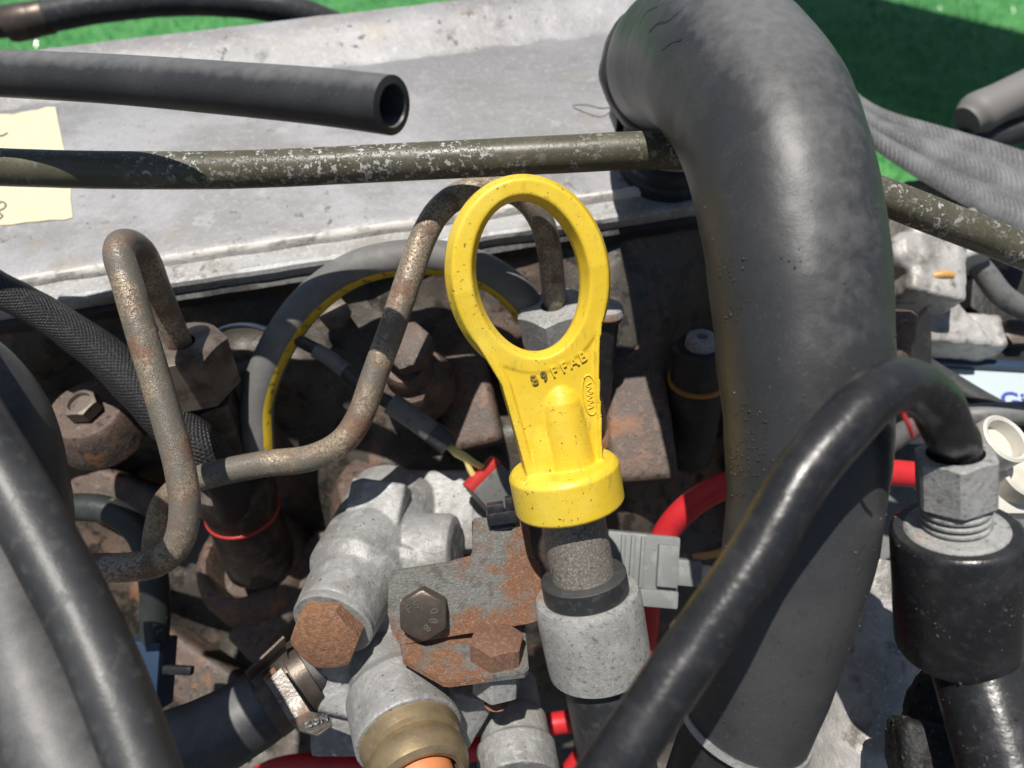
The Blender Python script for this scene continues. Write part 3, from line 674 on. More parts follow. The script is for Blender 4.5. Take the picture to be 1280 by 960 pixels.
# finger ring: rounded-rectangle section swept round an oval
NR, prof = 120, []
HEXP = [(.60, 1), (1, .22), (1, -.22), (.60, -1), (-.60, -1), (-1, -.22), (-1, .22), (-.60, 1)]
for k in range(8):
    a, b = HEXP[k], HEXP[(k + 1) % 8]
    for f in (.08, .5, .92): prof.append((a[0] + (b[0] - a[0]) * f, a[1] + (b[1] - a[1]) * f))
rings = []
for i in range(NR):
    t = 2 * math.pi * i / NR; st, ct = math.sin(t), math.cos(t)
    # mid oval between inner (12.3 x 19) and outer (20.2 x 25)
    mx_, my_ = 17.3 * st, 22.6 * ct
    half = 4.0 - .75 * abs(ct) ** 3
    dep = 5.6 - .4 * max(0, ct) - 1.7 * max(0, -ct)
    nx, ny = st * 22.6, ct * 17.3; ln = math.hypot(nx, ny); nx /= ln; ny /= ln
    rings.append([bm.verts.new(DM @ Vector((mx_ + nx * half * p, RC + my_ + ny * half * p, dep * q))) for p, q in prof])
for i in range(NR):
    for k in range(24):
        bm.faces.new((rings[i][k], rings[(i+1) % NR][k], rings[(i+1) % NR][(k+1) % 24], rings[i][(k+1) % 24]))
# webbed stem below the ring
def slab(out, z0, z1, bev):
    b2 = bmesh.new(); bm_poly(b2, DM, out, z0, z1, bev)
    me = bpy.data.meshes.new('x'); b2.to_mesh(me); b2.free(); bm.from_mesh(me); bpy.data.meshes.remove(me)
def on_dip(px, py):
    o = cam.location; d = P(px, py, 100) - o
    t = (dC - o).dot(dz) / d.dot(dz); q = DMI @ (o + d * t); return (q.x, q.y)
DMI = DM.inverted()
LEFT = [(572, 385), (590, 420), (612, 450), (625, 478), (637, 520), (652, 575), (658, 600)]
RIGHT = [(753, 365), (747, 400), (743, 435), (744, 480), (747, 530), (749, 575), (748, 600)]
TOP = [(731, 400), (708, 438), (664, 456), (622, 440), (594, 402)]
slab([on_dip(*q) for q in LEFT] + [on_dip(*q) for q in reversed(RIGHT)] + [on_dip(*q) for q in TOP], -4.0, 3.7, .8)
def band(side, sgn, w):
    a = [on_dip(*q) for q in side]
    slab(a + [(x + sgn * w, y) for x, y in reversed(a)], -5.0, 4.7, .6)
band(LEFT, 1, 2.2); band(RIGHT, -1, 0.9)
b2 = bmesh.new()
bm_lathe(b2, DM @ Vector((2.3, 4, 1.6)), dy - dz * .02, [(0, 0), (0, 6.6), (8, 6.2), (16, 5.8), (20, 5.4), (22.5, 4.4), (24.6, 2.6), (25.3, 0)], 28)
bm_lathe(b2, DM @ Vector((-5.6, 4, 1.2)), dy + DM.to_3x3().col[0].normalized() * .05, [(0, 0), (0, 4.8), (7, 4.0), (15, 2.6), (18, 0)], 20)
bm_lathe(b2, dC, dy, [(-6.2, 0), (-6.2, 14.4), (-5.4, 15.2), (4.8, 15.2), (6.0, 14.2), (6.2, 13), (6.2, 0)], 64)
me = bpy.data.meshes.new('x'); b2.to_mesh(me); b2.free(); bm.from_mesh(me); bpy.data.meshes.remove(me)
hd = union('handle', bm, MT['yellow'], dip, voxel=.36, it=3)
# moulded marks
TXM = DM @ Matrix.Translation((3.0, 33.0, 3.9)) @ Matrix.Rotation(R(14), 4, 'Z')
for i, ch in enumerate('89FFAB'):
    lettering('lettering', ch, TXM @ Matrix.Translation(((i - 2.5) * 2.8, .12 * (i - 2.5) ** 2 * .4, 0)), 3.8, .42, MT['ink_yellow'] if i < 2 else MT['yellow'], dip)
EM = DM @ Matrix.Translation((9.9, 24.5, 3.8)) @ Matrix.Rotation(R(-3), 4, 'Z')
bm = bmesh.new()
pts = [EM @ Vector((2.0 * math.cos(a), 5.4 * math.sin(a), 0)) for a in [2 * math.pi * k / 40 for k in range(41)]]
bm_tube(bm, pts, .24, seg=6, step=.4)
em = build('emblem', bm, MT['yellow'], dip, 60)
sq = [EM @ Vector(q + (0,)) for q in [(-.9, -3.6), (.6, -3.2), (-.6, -2.4), (.8, -1.8), (-.7, -1.2), (.5, -.5), (-.6, .1), (.9, .6), (-.4, 1.3), (.5, 2.0), (-.7, 2.6), (.7, 3.4)]]
bm = bmesh.new(); bm_tube(bm, sq, .22, seg=6, step=.4); build('script', bm, MT['yellow'], em, 60)

# dipstick tube below the handle
dt = thing('dipstick_tube', 'worn steel dipstick tube with black seal and pitted grey collar', 'tube', dC - du * .1)
nd = -du
lathe('steel_sleeve', dC, nd, [(4, 0), (4, 9.0), (28, 9.0), (32, 9.0), (32, 0)], mat('steel_sleeve', (0.20, 0.18, 0.155), .6, metal=.2, layers=[N_(1.6, .48, .62, (0.34, 0.31, 0.27)), N_(.5, .55, .7, (0.10, 0.085, 0.07), amt=.8)], bumps=[(1.6, .12)]), dt, seg=40)
lathe('rubber_seal', dC, nd, [(27, 8), (27, 11.4), (27.6, 12.2), (35, 12.3), (36, 12.3), (36, 8)], MT['rubber_dark'], dt, seg=40)
lathe('collar', dC, nd, [(33, 12.2), (32.6, 13.2), (33.2, 14.6), (34.6, 15.2), (38, 15.3), (54, 15.1), (56.3, 14.9), (57, 14.2), (57, 10), (42, 10)], MT['zinc'], dt, seg=48)
lathe('lower_tube', dC, nd, [(50, 0), (50, 11.6), (150, 11.2), (150, 0)], MT['rubber_dark'], dt, seg=40)

# ------------------------------------------------------------------ aluminium housing with bolts
hs_ = thing('pump_housing', 'cast aluminium housing with cylindrical bosses beside the rusty bracket', 'housing', P(500, 760, 240))
bm = bmesh.new()
hA, hB = P(487, 642, 268), P(417, 778, 226); hax = (hB - hA).normalized(); hL = (hB - hA).length / U
bm_lathe(bm, hA, hax, [(-8, 0), (-8, 16), (-6.5, 17), (hL * .62, 16.6), (hL * .70, 14.2), (hL - 1.5, 13.0), (hL, 12.2), (hL, 0)], 48)
gA_, gB_ = P(440, 690, 256), P(572, 690, 250); gx = (gB_ - gA_).normalized(); gL = (gB_ - gA_).length / U
bm_lathe(bm, gA_, gx, [(0, 0), (0, 13), (gL - 3, 13), (gL - .8, 12), (gL, 9.5), (gL, 0)], 40)
bm_box(bm, F(P(478, 760, 246), V(.1, .1, 1), V(.25, 1, 0)), 34, 46, 22, bevel=4)
bm_box(bm, F(P(560, 770, 250), V(0, 0, 1), V(0, 1, 0)), 52, 30, 20, bevel=3)
bm_box(bm, F(P(540, 640, 272), V(0, .3, 1), V(0, 1, 0)), 40, 30, 16, bevel=5)
nA, nB = P(476, 795, 250), P(512, 922, 217); nx_ = (nB - nA).normalized(); nL = (nB - nA).length / U
bm_lathe(bm, nA, nx_, [(0, 0), (0, 13), (nL * .5, 13.5), (nL * .60, 16.0), (nL, 16.0), (nL, 0)], 40)
bm_box(bm, F(P(432, 850, 246), V(0, 0, 1), V(0, 1, 0)), 20, 44, 18, bevel=3)
bm_box(bm, F(P(565, 900, 234), V(0.3, -.3, 1), V(.5, 1, 0)), 18, 26, 10, bevel=4)
qA, qB = P(640, 880, 250), P(650, 985, 228)
bm_lathe(bm, qA, (qB - qA).normalized(), [(-8, 0), (-8, 9), (4, 9.8), (6, 11), (14, 11.4), (15, 12.8), (26, 13), (26, 0)], 36)
bm_box(bm, F(P(470, 664, 253), V(-.05, .35, 1), V(.12, 1, 0)), 19, 32, 20, bevel=1.5)
bm_poly(bm, F(P(455, 830, 236), V(.05, .1, 1), V(.15, 1, 0)), [(-12, -16), (8, -18), (12, -2), (9, 16), (-6, 18), (-13, 6)], -8, 2, .8)
union('casting', bm, MT['alu'], hs_, voxel=.48, it=2, lump=.12, lscale=.25)
lathe('washer', hA, hax, [(hL - 2, 0), (hL - 2, 12.8), (hL + .6, 12.8), (hL + 1.1, 12.2), (hL + 1.1, 0)], MT['alu'], hs_)

rb = thing('hex_bolt', 'big rust covered hex bolt in the end of the aluminium barrel', 'bolt', hB, 'hex bolts on the pump housing')
bax = (hax * .55 + V(-.02, -.12, 1) * .75).normalized()
hexn('bolt_head', hB + hax * 1.2 * U, bax, 9.4, 8.0, MT['rust'], rb, roll=.15, cham=.9, xref=V(1, 0, 0))

# brass union with the orange plug
bf = thing('brass_union', 'tarnished brass hose union with orange plug at the bottom edge', 'fitting', P(508, 920, 210))
lathe('ring', nB, nx_, [(-8, 0), (-8, 14.5), (1, 14.8), (4, 14.2), (5, 13.0), (6.5, 13.6), (7.5, 14.4), (11, 14.6), (14, 13.8), (15, 12), (14.6, 10.6), (9, 10.2), (9, 0)], MT['brass'], bf, seg=56)
lathe('plug', nB, nx_, [(7, 0), (7, 9.4), (15.5, 9.2), (17.5, 8), (18, 6.4), (18, 0)], MT['orange'], bf, seg=40)

# ------------------------------------------------------------------ bracket
BZ = V(.04, .0, 1); BMx = F(P(580, 765, 224), BZ, V(-.03, 1, 0)); BMI = BMx.inverted(); bzw = BMx.to_3x3().col[2].normalized()
def on_br(px, py):
    o = cam.location; d = P(px, py, 100) - o
    t = (BMx.translation - o).dot(bzw) / d.dot(bzw); q = BMI @ (o + d * t); return (q.x, q.y)
bk = thing('bracket', 'rusty sheet steel bracket bolted between housing and dipstick tube', 'bracket', BMx.translation)
bm = bmesh.new()
OUT = [(486, 722), (490, 715), (500, 712), (560, 703), (589, 697), (592, 690), (590, 652), (594, 648), (612, 647), (613, 660), (620, 665), (640, 664), (646, 656), (647, 645), (659, 643), (662, 650), (664, 690), (668, 698), (677, 704), (678, 774), (662, 778), (500, 806), (490, 790), (485, 766)]
bm_poly(bm, BMx, [on_br(a, b) for a, b in reversed(OUT)], -1.2, .9, .35)
build('plate', bm, MT['bracket'], bk, 40)
# flange bent towards the viewer below the plate
fu = V(.02, .955, .29)            # its upper side
q0 = BMx @ Vector(on_br(500, 806) + (.85,)); q1 = BMx @ Vector(on_br(664, 778) + (.85,))
fx = (q1 - q0).normalized(); FM = F(q0, fu, (fu.cross(fx)).normalized()); FMI = FM.inverted()
fzw = FM.to_3x3().col[2].normalized()
def on_fl(px, py):
    o = cam.location; d = P(px, py, 100) - o
    t = (FM.translation - o).dot(fzw) / d.dot(fzw); q = FMI @ (o + d * t); return (q.x, q.y)
FO = [(499, 797), (580, 782), (655, 767), (661, 836), (656, 841), (562, 853), (554, 852), (504, 824)]
bm = bmesh.new(); bm_poly(bm, FM, [on_fl(a, b) for a, b in reversed(FO)], -2.0, .3, .35)
build('flange', bm, MT['bracket'], bk, 40)
b8 = thing('hex_bolt', 'dark brown hex bolt with raised grade marks on the rusty bracket', 'bolt', BMx @ Vector(on_br(530, 765) + (1,)), 'hex bolts on the pump housing')
bc = BMx @ Vector(on_br(531, 762) + (.9,)); b8x = V(.0, -.04, 1)
hexn('bolt_head', bc, b8x, 6.7, 5.2, MT['bolt'], b8, roll=R(2), cham=.93, xref=V(.88, .5, 0))
bt = F(bc + b8x * 5.2 * U, b8x, V(0, 1, 0))
for ch, x, y, a in (('F', -3.9, 2.2, 40), ('S', -1.8, 3.4, 20), ('0', 3.5, 1.7, -75), ('8', 3.2, -1.2, -100), ('8', 1.3, -3.3, -130)):
    lettering('grade_mark', ch, bt @ Matrix.Translation((x, y, 0.0)) @ Matrix.Rotation(R(a), 4, 'Z'), 3.3, .32, MT['clamp'], b8)
b9 = thing('hex_bolt', 'rusty hex bolt standing through the bracket flange with nut below', 'bolt', FM @ Vector(on_fl(622, 806) + (0,)), 'hex bolts on the pump housing')
c9 = FM @ Vector(on_fl(621, 820) + (.3,)); 
hexn('bolt_head', c9, fu, 7.3, 6.2, mat('rust_brown', (0.19, 0.10, 0.065), .75, metal=.2, layers=[N_(.9, .45, .65, (0.27, 0.16, 0.11)), N_(2, .55, .7, (0.11, 0.06, 0.045), amt=.7)], bumps=[(1.6, .15)]), b9, roll=.35, cham=.9)
hexn('nut', c9 - fu * 11.5 * U, fu, 6.6, 9.0, MT['zinc'], b9, roll=.35)
bm = bmesh.new(); pr = [(0, 0), (0, 3.0)]
for k in range(5): pr += [(.2 + k * 1.25, 3.0), (.7 + k * 1.25, 3.6), (1.2 + k * 1.25, 3.0)]
pr += [(6.6, 0)]; bm_lathe(bm, c9 - fu * 11.5 * U, -fu, pr, 24); build('thread', bm, MT['rust'], b9, 30)
# black clip in the notch of the bracket tab
cl = thing('retaining_clip', 'small black plastic clip in the notch on top of the bracket', 'clip', BMx @ Vector(on_br(630, 655) + (0,)))
KM = BMx @ Matrix.Translation(Vector(on_br(629, 652) + (0,))) @ Matrix.Rotation(R(6), 4, 'Z')
box('clip_body', KM, 9.5, 3.6, 8, MT['plastic_black'], cl, c=(0, 1.6, -.5), bevel=.4)
box('clip_tooth', KM, 5.0, 2.6, 6, MT['plastic_black'], cl, c=(-1.8, 4.6, -.5), bevel=.4)
box('clip_tooth', KM, 2.4, 4.0, 5, MT['plastic_black'], cl, c=(2.6, 5.2, -.5), bevel=.4)
box('clip_foot', KM, 6.5, 2.0, 5, MT['plastic_black'], cl, c=(0, -1.3, -1.2), bevel=.4)

# ------------------------------------------------------------------ coolant hose with clamp, lower left
ch_ = [(120, 985, 214), (190, 950, 218), (260, 922, 226), (320, 888, 233), (365, 855, 238), (405, 832, 243), (450, 815, 250)]
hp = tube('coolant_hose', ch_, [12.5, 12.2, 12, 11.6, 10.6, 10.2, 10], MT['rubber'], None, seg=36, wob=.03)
tag(hp, 'dusty black coolant hose pushed onto the aluminium housing stub', 'hose')
hk = thing('hose_clamp', 'sprung steel hose clamp with bent tongues on the coolant hose', 'clamp', P(355, 858, 236))
c0, c1 = P(330, 882, 234.5), P(385, 842, 240.5); kx = (c1 - c0).normalized()
lathe('band', P(352, 864, 236.5), kx, [(-6, 11.3), (-6, 12.0), (5, 11.8), (5, 11.0)], MT['bolt'], hk, seg=40)
lathe('band', P(378, 846, 239.5), kx, [(-2, 10.9), (-2, 11.9), (2.6, 11.9), (2.6, 10.9)], MT['bolt'], hk, seg=40)
def sheet(name, quad, th, m, parent):
    """bent sheet through a row of point pairs"""
    bm = bmesh.new(); A = [[P(*a), P(*b)] for a, b in quad]
    nrm = []
    for i in range(len(A)):
        t = A[min(i+1, len(A)-1)][0] - A[max(i-1, 0)][0]; nrm.append(t.cross(A[i][1] - A[i][0]).normalized() * th * U)
    f = [[bm.verts.new(p) for p in a] for a in A]; b = [[bm.verts.new(p + nrm[i]) for p in a] for i, a in enumerate(A)]
    for i in range(len(A) - 1):
        bm.faces.new((f[i][0], f[i+1][0], f[i+1][1], f[i][1])); bm.faces.new((b[i][1], b[i+1][1], b[i+1][0], b[i][0]))
        bm.faces.new((f[i][1], f[i+1][1], b[i+1][1], b[i][1])); bm.faces.new((f[i+1][0], f[i][0], b[i][0], b[i+1][0]))
    bm.faces.new((f[0][0], f[0][1], b[0][1], b[0][0])); bm.faces.new((f[-1][1], f[-1][0], b[-1][0], b[-1][1]))
    bmesh.ops.bevel(bm, geom=bm.edges[:], offset=.14 * U, segments=1, affect='EDGES')
    return build(name, bm, m, parent, 40)
sheet('upper_tongue', [((306, 839, 222), (354, 794, 228)), ((312, 850, 227), (356, 806, 233)), ((326, 868, 226), (362, 832, 232))], 1.0, MT['bolt'], hk)
sheet('lower_tongue', [((333, 852, 223), (352, 834, 225)), ((352, 884, 221), (373, 866, 223)), ((362, 903, 219), (388, 891, 222)), ((372, 914, 215), (414, 899, 218)), ((398, 922, 211), (416, 908, 214))], .9, MT['clamp'], hk)
tX = (P(414, 899, 218) - P(372, 914, 215)).normalized(); tY = P(388, 891, 222) - P(398, 922, 211)
tZ = tX.cross(tY).normalized()
TMx = F(P(391, 907, 214.6), tZ, tZ.cross(tX))
lettering('stamp', 'ZON', TMx @ Matrix.Translation((1.2, 0, .9)), 3.0, .35, MT['chrome'], hk)
box('buckle', F(P(341, 848, 225.5), V(-.3, .5, .8), V(.6, .7, 0)), 5.0, 4.6, 1.6, MT['rust'], hk, bevel=.5)

# ------------------------------------------------------------------ grey plug with red cable
gp = thing('cable_plug', 'light grey plastic plug behind the dipstick tube on a red cable', 'connector', P(800, 700, 258))
GM = F(P(800, 706, 258), V(.05, .15, 1), V(.10, 1, 0))
box('plug_housing', GM, 26, 20, 14, MT['connector'], gp, c=(-1, 1, 0), bevel=1.2)
box('plug_lip', GM, 24, 6, 16, MT['connector'], gp, c=(0, -10, .5), bevel=1.0)
box('latch', GM, 7, 14, 3, MT['connector'], gp, c=(7.5, 1, 8.0), bevel=.6)
for k in range(3): box('grip_rib', GM, 1.4, 17, 2.2, MT['connector'], gp, c=(-8 + k * 3.4, 1.5, 7.6), bevel=.3)
box('plug_tail', GM, 9, 9, 10, MT['connector'], gp, c=(16, -1, 0), bevel=1.0)
lathe('cable_gland', GM @ Vector((20, -1, 0)), GM.to_3x3().col[0], cyl(3.0, 5, .5), MT['white'], gp, seg=16)
tube('copper_lead', [P(866, 697, 258), P(880, 695, 257), P(895, 692, 256), P(930, 680, 255)], 1.3, MT['copper'], gp, seg=10)
rc = tube('red_cable', [(700, 985, 300), (740, 930, 296), (790, 850, 292), (806, 800, 286), (812, 740, 276), (822, 690, 264), (840, 655, 258), (872, 625, 254), (910, 606, 252), (980, 590, 252), (1060, 588, 254), (1150, 594, 258), (1220, 604, 264)], 4.6, MT['red'], None, seg=18)
tag(rc, 'bright red battery cable passing behind the thick hose', 'cable')
r2 = tube('red_cable', [(290, 990, 290), (345, 962, 288), (400, 955, 286), (470, 955, 288), (600, 935, 292), (690, 905, 294), (760, 900, 298)], 4.3, MT['red'], None, seg=18)
tag(r2, 'red cable low down under the aluminium housing', 'cable')

# ------------------------------------------------------------------ thick radiator hose
rad = thing('radiator_hose', 'thick grey-black rubber radiator hose bending down across the engine', 'hose', P(1000, 500, 168))
HP_ = [P(*q) for q in [(838, 84, 272), (848, 74, 246), (876, 72, 218), (908, 90, 196), (948, 144, 181), (976, 225, 172), (992, 320, 168), (1002, 430, 166), (1008, 540, 166), (1003, 640, 168), (985, 735, 172), (962, 815, 176), (938, 885, 180), (930, 905, 181.5)]]
HR_ = [23.5, 23.0, 22.2, 21.6, 21, 20.2, 19.6, 18.9, 17.8, 16.8, 16.2, 15.8, 15.2, 15.2]
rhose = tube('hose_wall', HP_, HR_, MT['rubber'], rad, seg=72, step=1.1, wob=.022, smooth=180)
rg_A = HP_[-1]; rg_x = (HP_[-1] - HP_[-2]).normalized()
lathe('pale_rim', rg_A, rg_x, [(-1.2, 14), (-1.4, 15.9), (.2, 16.2), (.8, 15.4), (.8, 14)], MT['alu'], rad, seg=56)
lathe('neck', rg_A, rg_x, [(.5, 0), (.5, 14), (40, 13), (40, 0)], MT['black_oil'], rad, seg=40)
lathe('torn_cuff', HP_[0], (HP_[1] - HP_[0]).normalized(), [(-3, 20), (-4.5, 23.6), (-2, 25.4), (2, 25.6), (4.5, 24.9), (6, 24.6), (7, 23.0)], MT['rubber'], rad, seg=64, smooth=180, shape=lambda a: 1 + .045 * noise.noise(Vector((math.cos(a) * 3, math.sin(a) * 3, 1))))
for cr in ([(812, 40, 0), (822, 30, 0), (836, 26, 0), (848, 16, 0)], [(828, 62, 0), (842, 52, 0), (852, 50, 0)], [(800, 30, 0), (806, 18, 0), (822, 8, 0)]):
    pp = []
    for (a, b, _) in cr:
        o_ = cam.location; d_ = (P(a, b, 100) - o_).normalized()
        hit, loc, nor, _i = rhose.ray_cast(o_ - WORLD[rhose.name], d_)
        if hit: pp.append(loc + WORLD[rhose.name] - nor * .00045)
    if len(pp) > 2: tube('crack', pp, .7, MT['black_oil'], rad, seg=6, step=.8, wob=.4)
grains('grit', rhose, 380, .07, .32, MT['grit_dark'], rad, lambda w: (lambda p: 320 < p[1] < 620 and p[0] < 1010 and noise.noise(w * 110) > -.05)(px_of(w)), 5)
grains('grit', rhose, 200, .07, .26, MT['grit'], rad, lambda w: (lambda p: p[1] > 250 and noise.noise(w * 90) > -.1)(px_of(w)), 6)

# ------------------------------------------------------------------ black pipe, nut and union on the right
uT, uB = P(1194, 566, 150), P(1196, 806, 167); ux = (uB - uT).normalized(); uL = (uB - uT).length / U
bp = thing('brake_pipe', 'glossy black pipe looping from the hex nut down across the hose', 'pipe', P(1194, 580, 150))
tube('pipe_wall', [uT + ux * 6 * U, uT - ux * 2 * U, (1184, 536, 144), (1166, 500, 138), (1130, 480, 132), (1092, 496, 127), (1045, 544, 124.5), (1002, 596, 123), (944, 698, 121), (866, 812, 119), (806, 900, 117), (744, 992, 116), (670, 1100, 116)], 4.75, MT['plastic_black'], bp, seg=48, step=1.0, wob=.012, smooth=180)
tube('red_mark', [(1122, 502, 126.5), (1128, 516, 127), (1136, 532, 128), (1141, 546, 130)], .4, MT['seal_red'], bp, seg=6)
un = thing('pipe_union', 'black cylindrical pipe union with corroded hex nut and branch', 'fitting', uB)
hexn('hex_nut', uT + ux * 11 * U, -ux, 6.9, 11, MT['zinc'], un, bore=5.3, roll=.2, xref=V(1, 0, 0))
pr = [(9, 0), (9, 5.6)]
for k in range(5): pr += [(10.4 + k * 1.7, 5.6), (11.0 + k * 1.7, 6.7), (11.5 + k * 1.7, 6.7), (11.9 + k * 1.7, 5.6)]
pr += [(20, 6.4), (20, 0)]; lathe('thread', uT, ux, pr, MT['zinc'], un, seg=36, smooth=30)
lathe('top_washer', uT, ux, [(17.2, 0), (17.2, 9.0), (17.7, 9.8), (18.6, 10.2), (18.6, 0)], MT['zinc'], un)
ub = lathe('union_body', uT, ux, [(18, 0), (18, 11.8), (18.5, 12.4), (19.4, 12.7), (uL - 1.6, 12.7), (uL - .4, 12.4), (uL, 11), (uL, 0)], MT['plastic_black'], un, seg=56)
bA, bB = P(1206, 785, 168), P(1272, 1010, 152); bxd = (bB - bA).normalized()
bo = lathe('branch_pipe', bA, bxd, [(0, 0), (0, 9.4), (46, 9.2), (46, 0)], MT['plastic_black'], un, seg=48)
bm = bmesh.new(); bm_box(bm, F(P(1152, 950, 176), V(-.1, .3, .9), V(.1, 1, 0)), 13, 18, 14, bevel=3.5, seg=4)
bm_ball(bm, None, (9, 13, 8), F(P(1178, 900, 182), V(0, .2, 1), V(.2, 1, 0))); bm_ball(bm, None, (9, 9, 8), F(P(1196, 950, 176), V(0, .3, 1), V(.2, 1, 0)))
bk2 = union('lug', bm, MT['rubber_black'], un, voxel=.6, it=4, lump=.5, lscale=.3)
grains('grit', ub, 90, .08, .38, MT['grit'], un, lambda w: True, 8)
grains('grit', bo, 70, .10, .50, MT['grit_dark'], un, lambda w: True, 9)
grains('grit', bk2, 260, .10, .55, MT['grit_dark'], un, lambda w: True, 10)
# aluminium outlet behind them
bm = bmesh.new()
oA, oB = P(1080, 700, 232), P(1085, 1010, 215)
bm_lathe(bm, oA, (oB - oA).normalized(), [(0, 0), (0, 12), (20, 14), (44, 17), (52, 20), (80, 21), (80, 0)], 40)
bm_box(bm, F(P(1120, 850, 228), V(0, .2, 1), V(.3, 1, 0)), 16, 50, 16, bevel=5)
ao = union('water_outlet', bm, MT['alu_bright'], None, voxel=.8, it=4, lump=.6, lscale=.09); tag(ao, 'pale aluminium water outlet low down between hose and pipe union', 'outlet')
gs = tube('green_lead', [(985, 880, 226), (998, 930, 224), (1008, 985, 222)], 2.4, MT['green'], None, seg=12); tag(gs, 'short green lead below the thick hose end', 'cable')

# ------------------------------------------------------------------ front hoses on the left
fh = tube('front_hose', [(-160, 330, 152), (-85, 440, 149), (-30, 535, 147), (15, 608, 145), (60, 690, 141), (104, 775, 137), (140, 855, 133), (174, 945, 129), (215, 1060, 124)], [6.4, 6.4, 6.3, 6.2, 6.1, 6.0, 5.9, 5.7, 5.6], MT['rubber_dark'], None, seg=48, wob=.012, smooth=180)
tag(fh, 'satin black hose crossing the lower corner closest to the viewer', 'hose')
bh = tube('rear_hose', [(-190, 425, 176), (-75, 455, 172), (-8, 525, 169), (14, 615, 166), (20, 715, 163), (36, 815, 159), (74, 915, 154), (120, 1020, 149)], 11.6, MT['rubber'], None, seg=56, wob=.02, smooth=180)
tag(bh, 'thick dusty rubber hose half hidden behind the front black hose', 'hose')
yc = tube('pale_cable', [(-14, 850, 190), (-2, 920, 190), (6, 1000, 190)], 2.2, MT['wire_yellow'], None, seg=12); tag(yc, 'thin pale yellow cable in the lower corner beside the hoses', 'cable')
# stained hose and blue plug below the hooked line
sh = tube('stained_hose', [(50, 640, 268), (90, 634, 266), (140, 640, 264), (176, 668, 262), (190, 712, 262), (194, 760, 263), (192, 815, 264)], 5.0, MT['stained'], None, seg=24, wob=.03)
tag(sh, 'dark hose with greenish yellow stains arching behind the steel line', 'hose')
bpg = thing('blue_plug', 'dark blue plastic plug with white patch below the stained hose', 'connector', P(190, 840, 264))
QM = F(P(184, 840, 264), V(-.1, .1, 1), V(.02, 1, 0))
box('plug_housing', QM, 15, 24, 12, MT['blue_dark'], bpg, bevel=1)
box('white_patch', QM, 7, 14, 1, MT['white'], bpg, c=(-3.5, -2, 6.1), bevel=.2)  # plain white patch on the plug face
box('latch', QM, 12, 3, 3, MT['plastic_black'], bpg, c=(12, 2, 2), bevel=.6)

# ------------------------------------------------------------------ behind the hose on the right
eb = thing('webbing_strap', 'folded grey ribbed webbing strap behind the thick hose', 'strap', P(1190, 220, 320))
lo_ = spline([P(*q) for q in [(1030, 140, 330), (1080, 178, 326), (1135, 216, 320), (1200, 254, 314), (1300, 306, 306)]], [1] * 5, 3)[0]
hi_ = spline([P(*q) for q in [(1030, 88, 345), (1090, 136, 343), (1170, 162, 340), (1240, 182, 336), (1330, 212, 330)]], [1] * 5, 3)[0]
def at_(pl, t):
    x = t * (len(pl) - 1); i = min(int(x), len(pl) - 2); return pl[i].lerp(pl[i + 1], x - i)
bm = bmesh.new(); uvl = bm.loops.layers.uv.verify(); G = []
for i in range(61):
    a, b = at_(lo_, i / 60), at_(hi_, i / 60); row = []
    for k in range(49):
        t = k / 48; h = (3.0 + 3.5 * (1 - t)) * abs(math.sin(2.5 * math.pi * t)) ** .7
        row.append(bm.verts.new(a.lerp(b, t) + V(0, .3, 1) * h * U))
    G.append(row)
for i in range(60):
    for k in range(48):
        f = bm.faces.new((G[i][k], G[i+1][k], G[i+1][k+1], G[i][k+1]))
        for lp, w in zip(f.loops, ((k, i), (k, i+1), (k+1, i+1), (k+1, i))): lp[uvl].uv = (w[0] / 48, w[1] * 1.6)
bmesh.ops.recalc_face_normals(bm, faces=bm.faces)
bmesh.ops.solidify(bm, geom=bm.faces[:], thickness=1.6 * U)
build('strap_fold', bm, MT['belt'], eb, 70)
gh = tube('grey_hose', [(1208, 152, 372), (1222, 142, 372), (1250, 128, 372), (1300, 104, 374), (1360, 76, 380)], [8.0, 10.8, 10, 10, 10], MT['cable_pale'], None, seg=28); tag(gh, 'pale grey tube with rounded end beyond the webbing strap', 'tube')
g2 = tube('black_hose', [(1190, 180, 380), (1240, 172, 380), (1340, 140, 384)], 7, MT['rubber_dark'], None, seg=20); tag(g2, 'black hose under the pale grey tube at the edge of the turf', 'hose')

# alternator-like casting
bm = bmesh.new()
bm_box(bm, F(P(1150, 330, 302), V(.15, .3, 1), V(.25, 1, 0)), 24, 40, 26, bevel=3)
bm_box(bm, F(P(1185, 310, 312), V(-.1, .4, 1), V(-.3, 1, 0)), 26, 22, 22, bevel=3)
bm_box(bm, F(P(1165, 425, 318), V(.0, .5, 1), V(.05, 1, 0)), 50, 16, 22, bevel=2)
bm_poly(bm, F(P(1170, 400, 306), V(.05, .25, 1), V(0, 1, 0)), [(-16, -10), (20, -12), (16, -2), (8, 6), (5, 22), (-3, 24), (-6, 8), (-12, 2)], -8, 4, .8)
bm_lathe(bm, P(1128, 322, 296), V(.2, .3, 1), [(-20, 0), (-20, 10), (6, 9), (9, 6), (9, 0)], 32)
bm_lathe(bm, P(1215, 430, 318), V(.0, .5, 1), [(-20, 0), (-20, 9), (5, 8), (7, 5), (7, 0)], 32)
bm_box(bm, F(P(1215, 262, 335), V(0, .4, 1), V(0, 1, 0)), 70, 20, 20, bevel=4)
al = thing('alternator_casting', 'bright corroded aluminium casting behind the thick hose', 'casting', P(1160, 380, 310))
union('casting', bm, MT['alu_bright'], al, voxel=.8, it=2, lump=.7, lscale=.10)
tube('orange_clip', [(1166, 345, 287), (1178, 343, 286), (1190, 344, 287)], 1.6, MT['copper'], al, seg=10)
pb = thing('shaded_bracket', 'black arm in the shade under the olive pipe at the edge', 'bracket', P(1230, 380, 330))
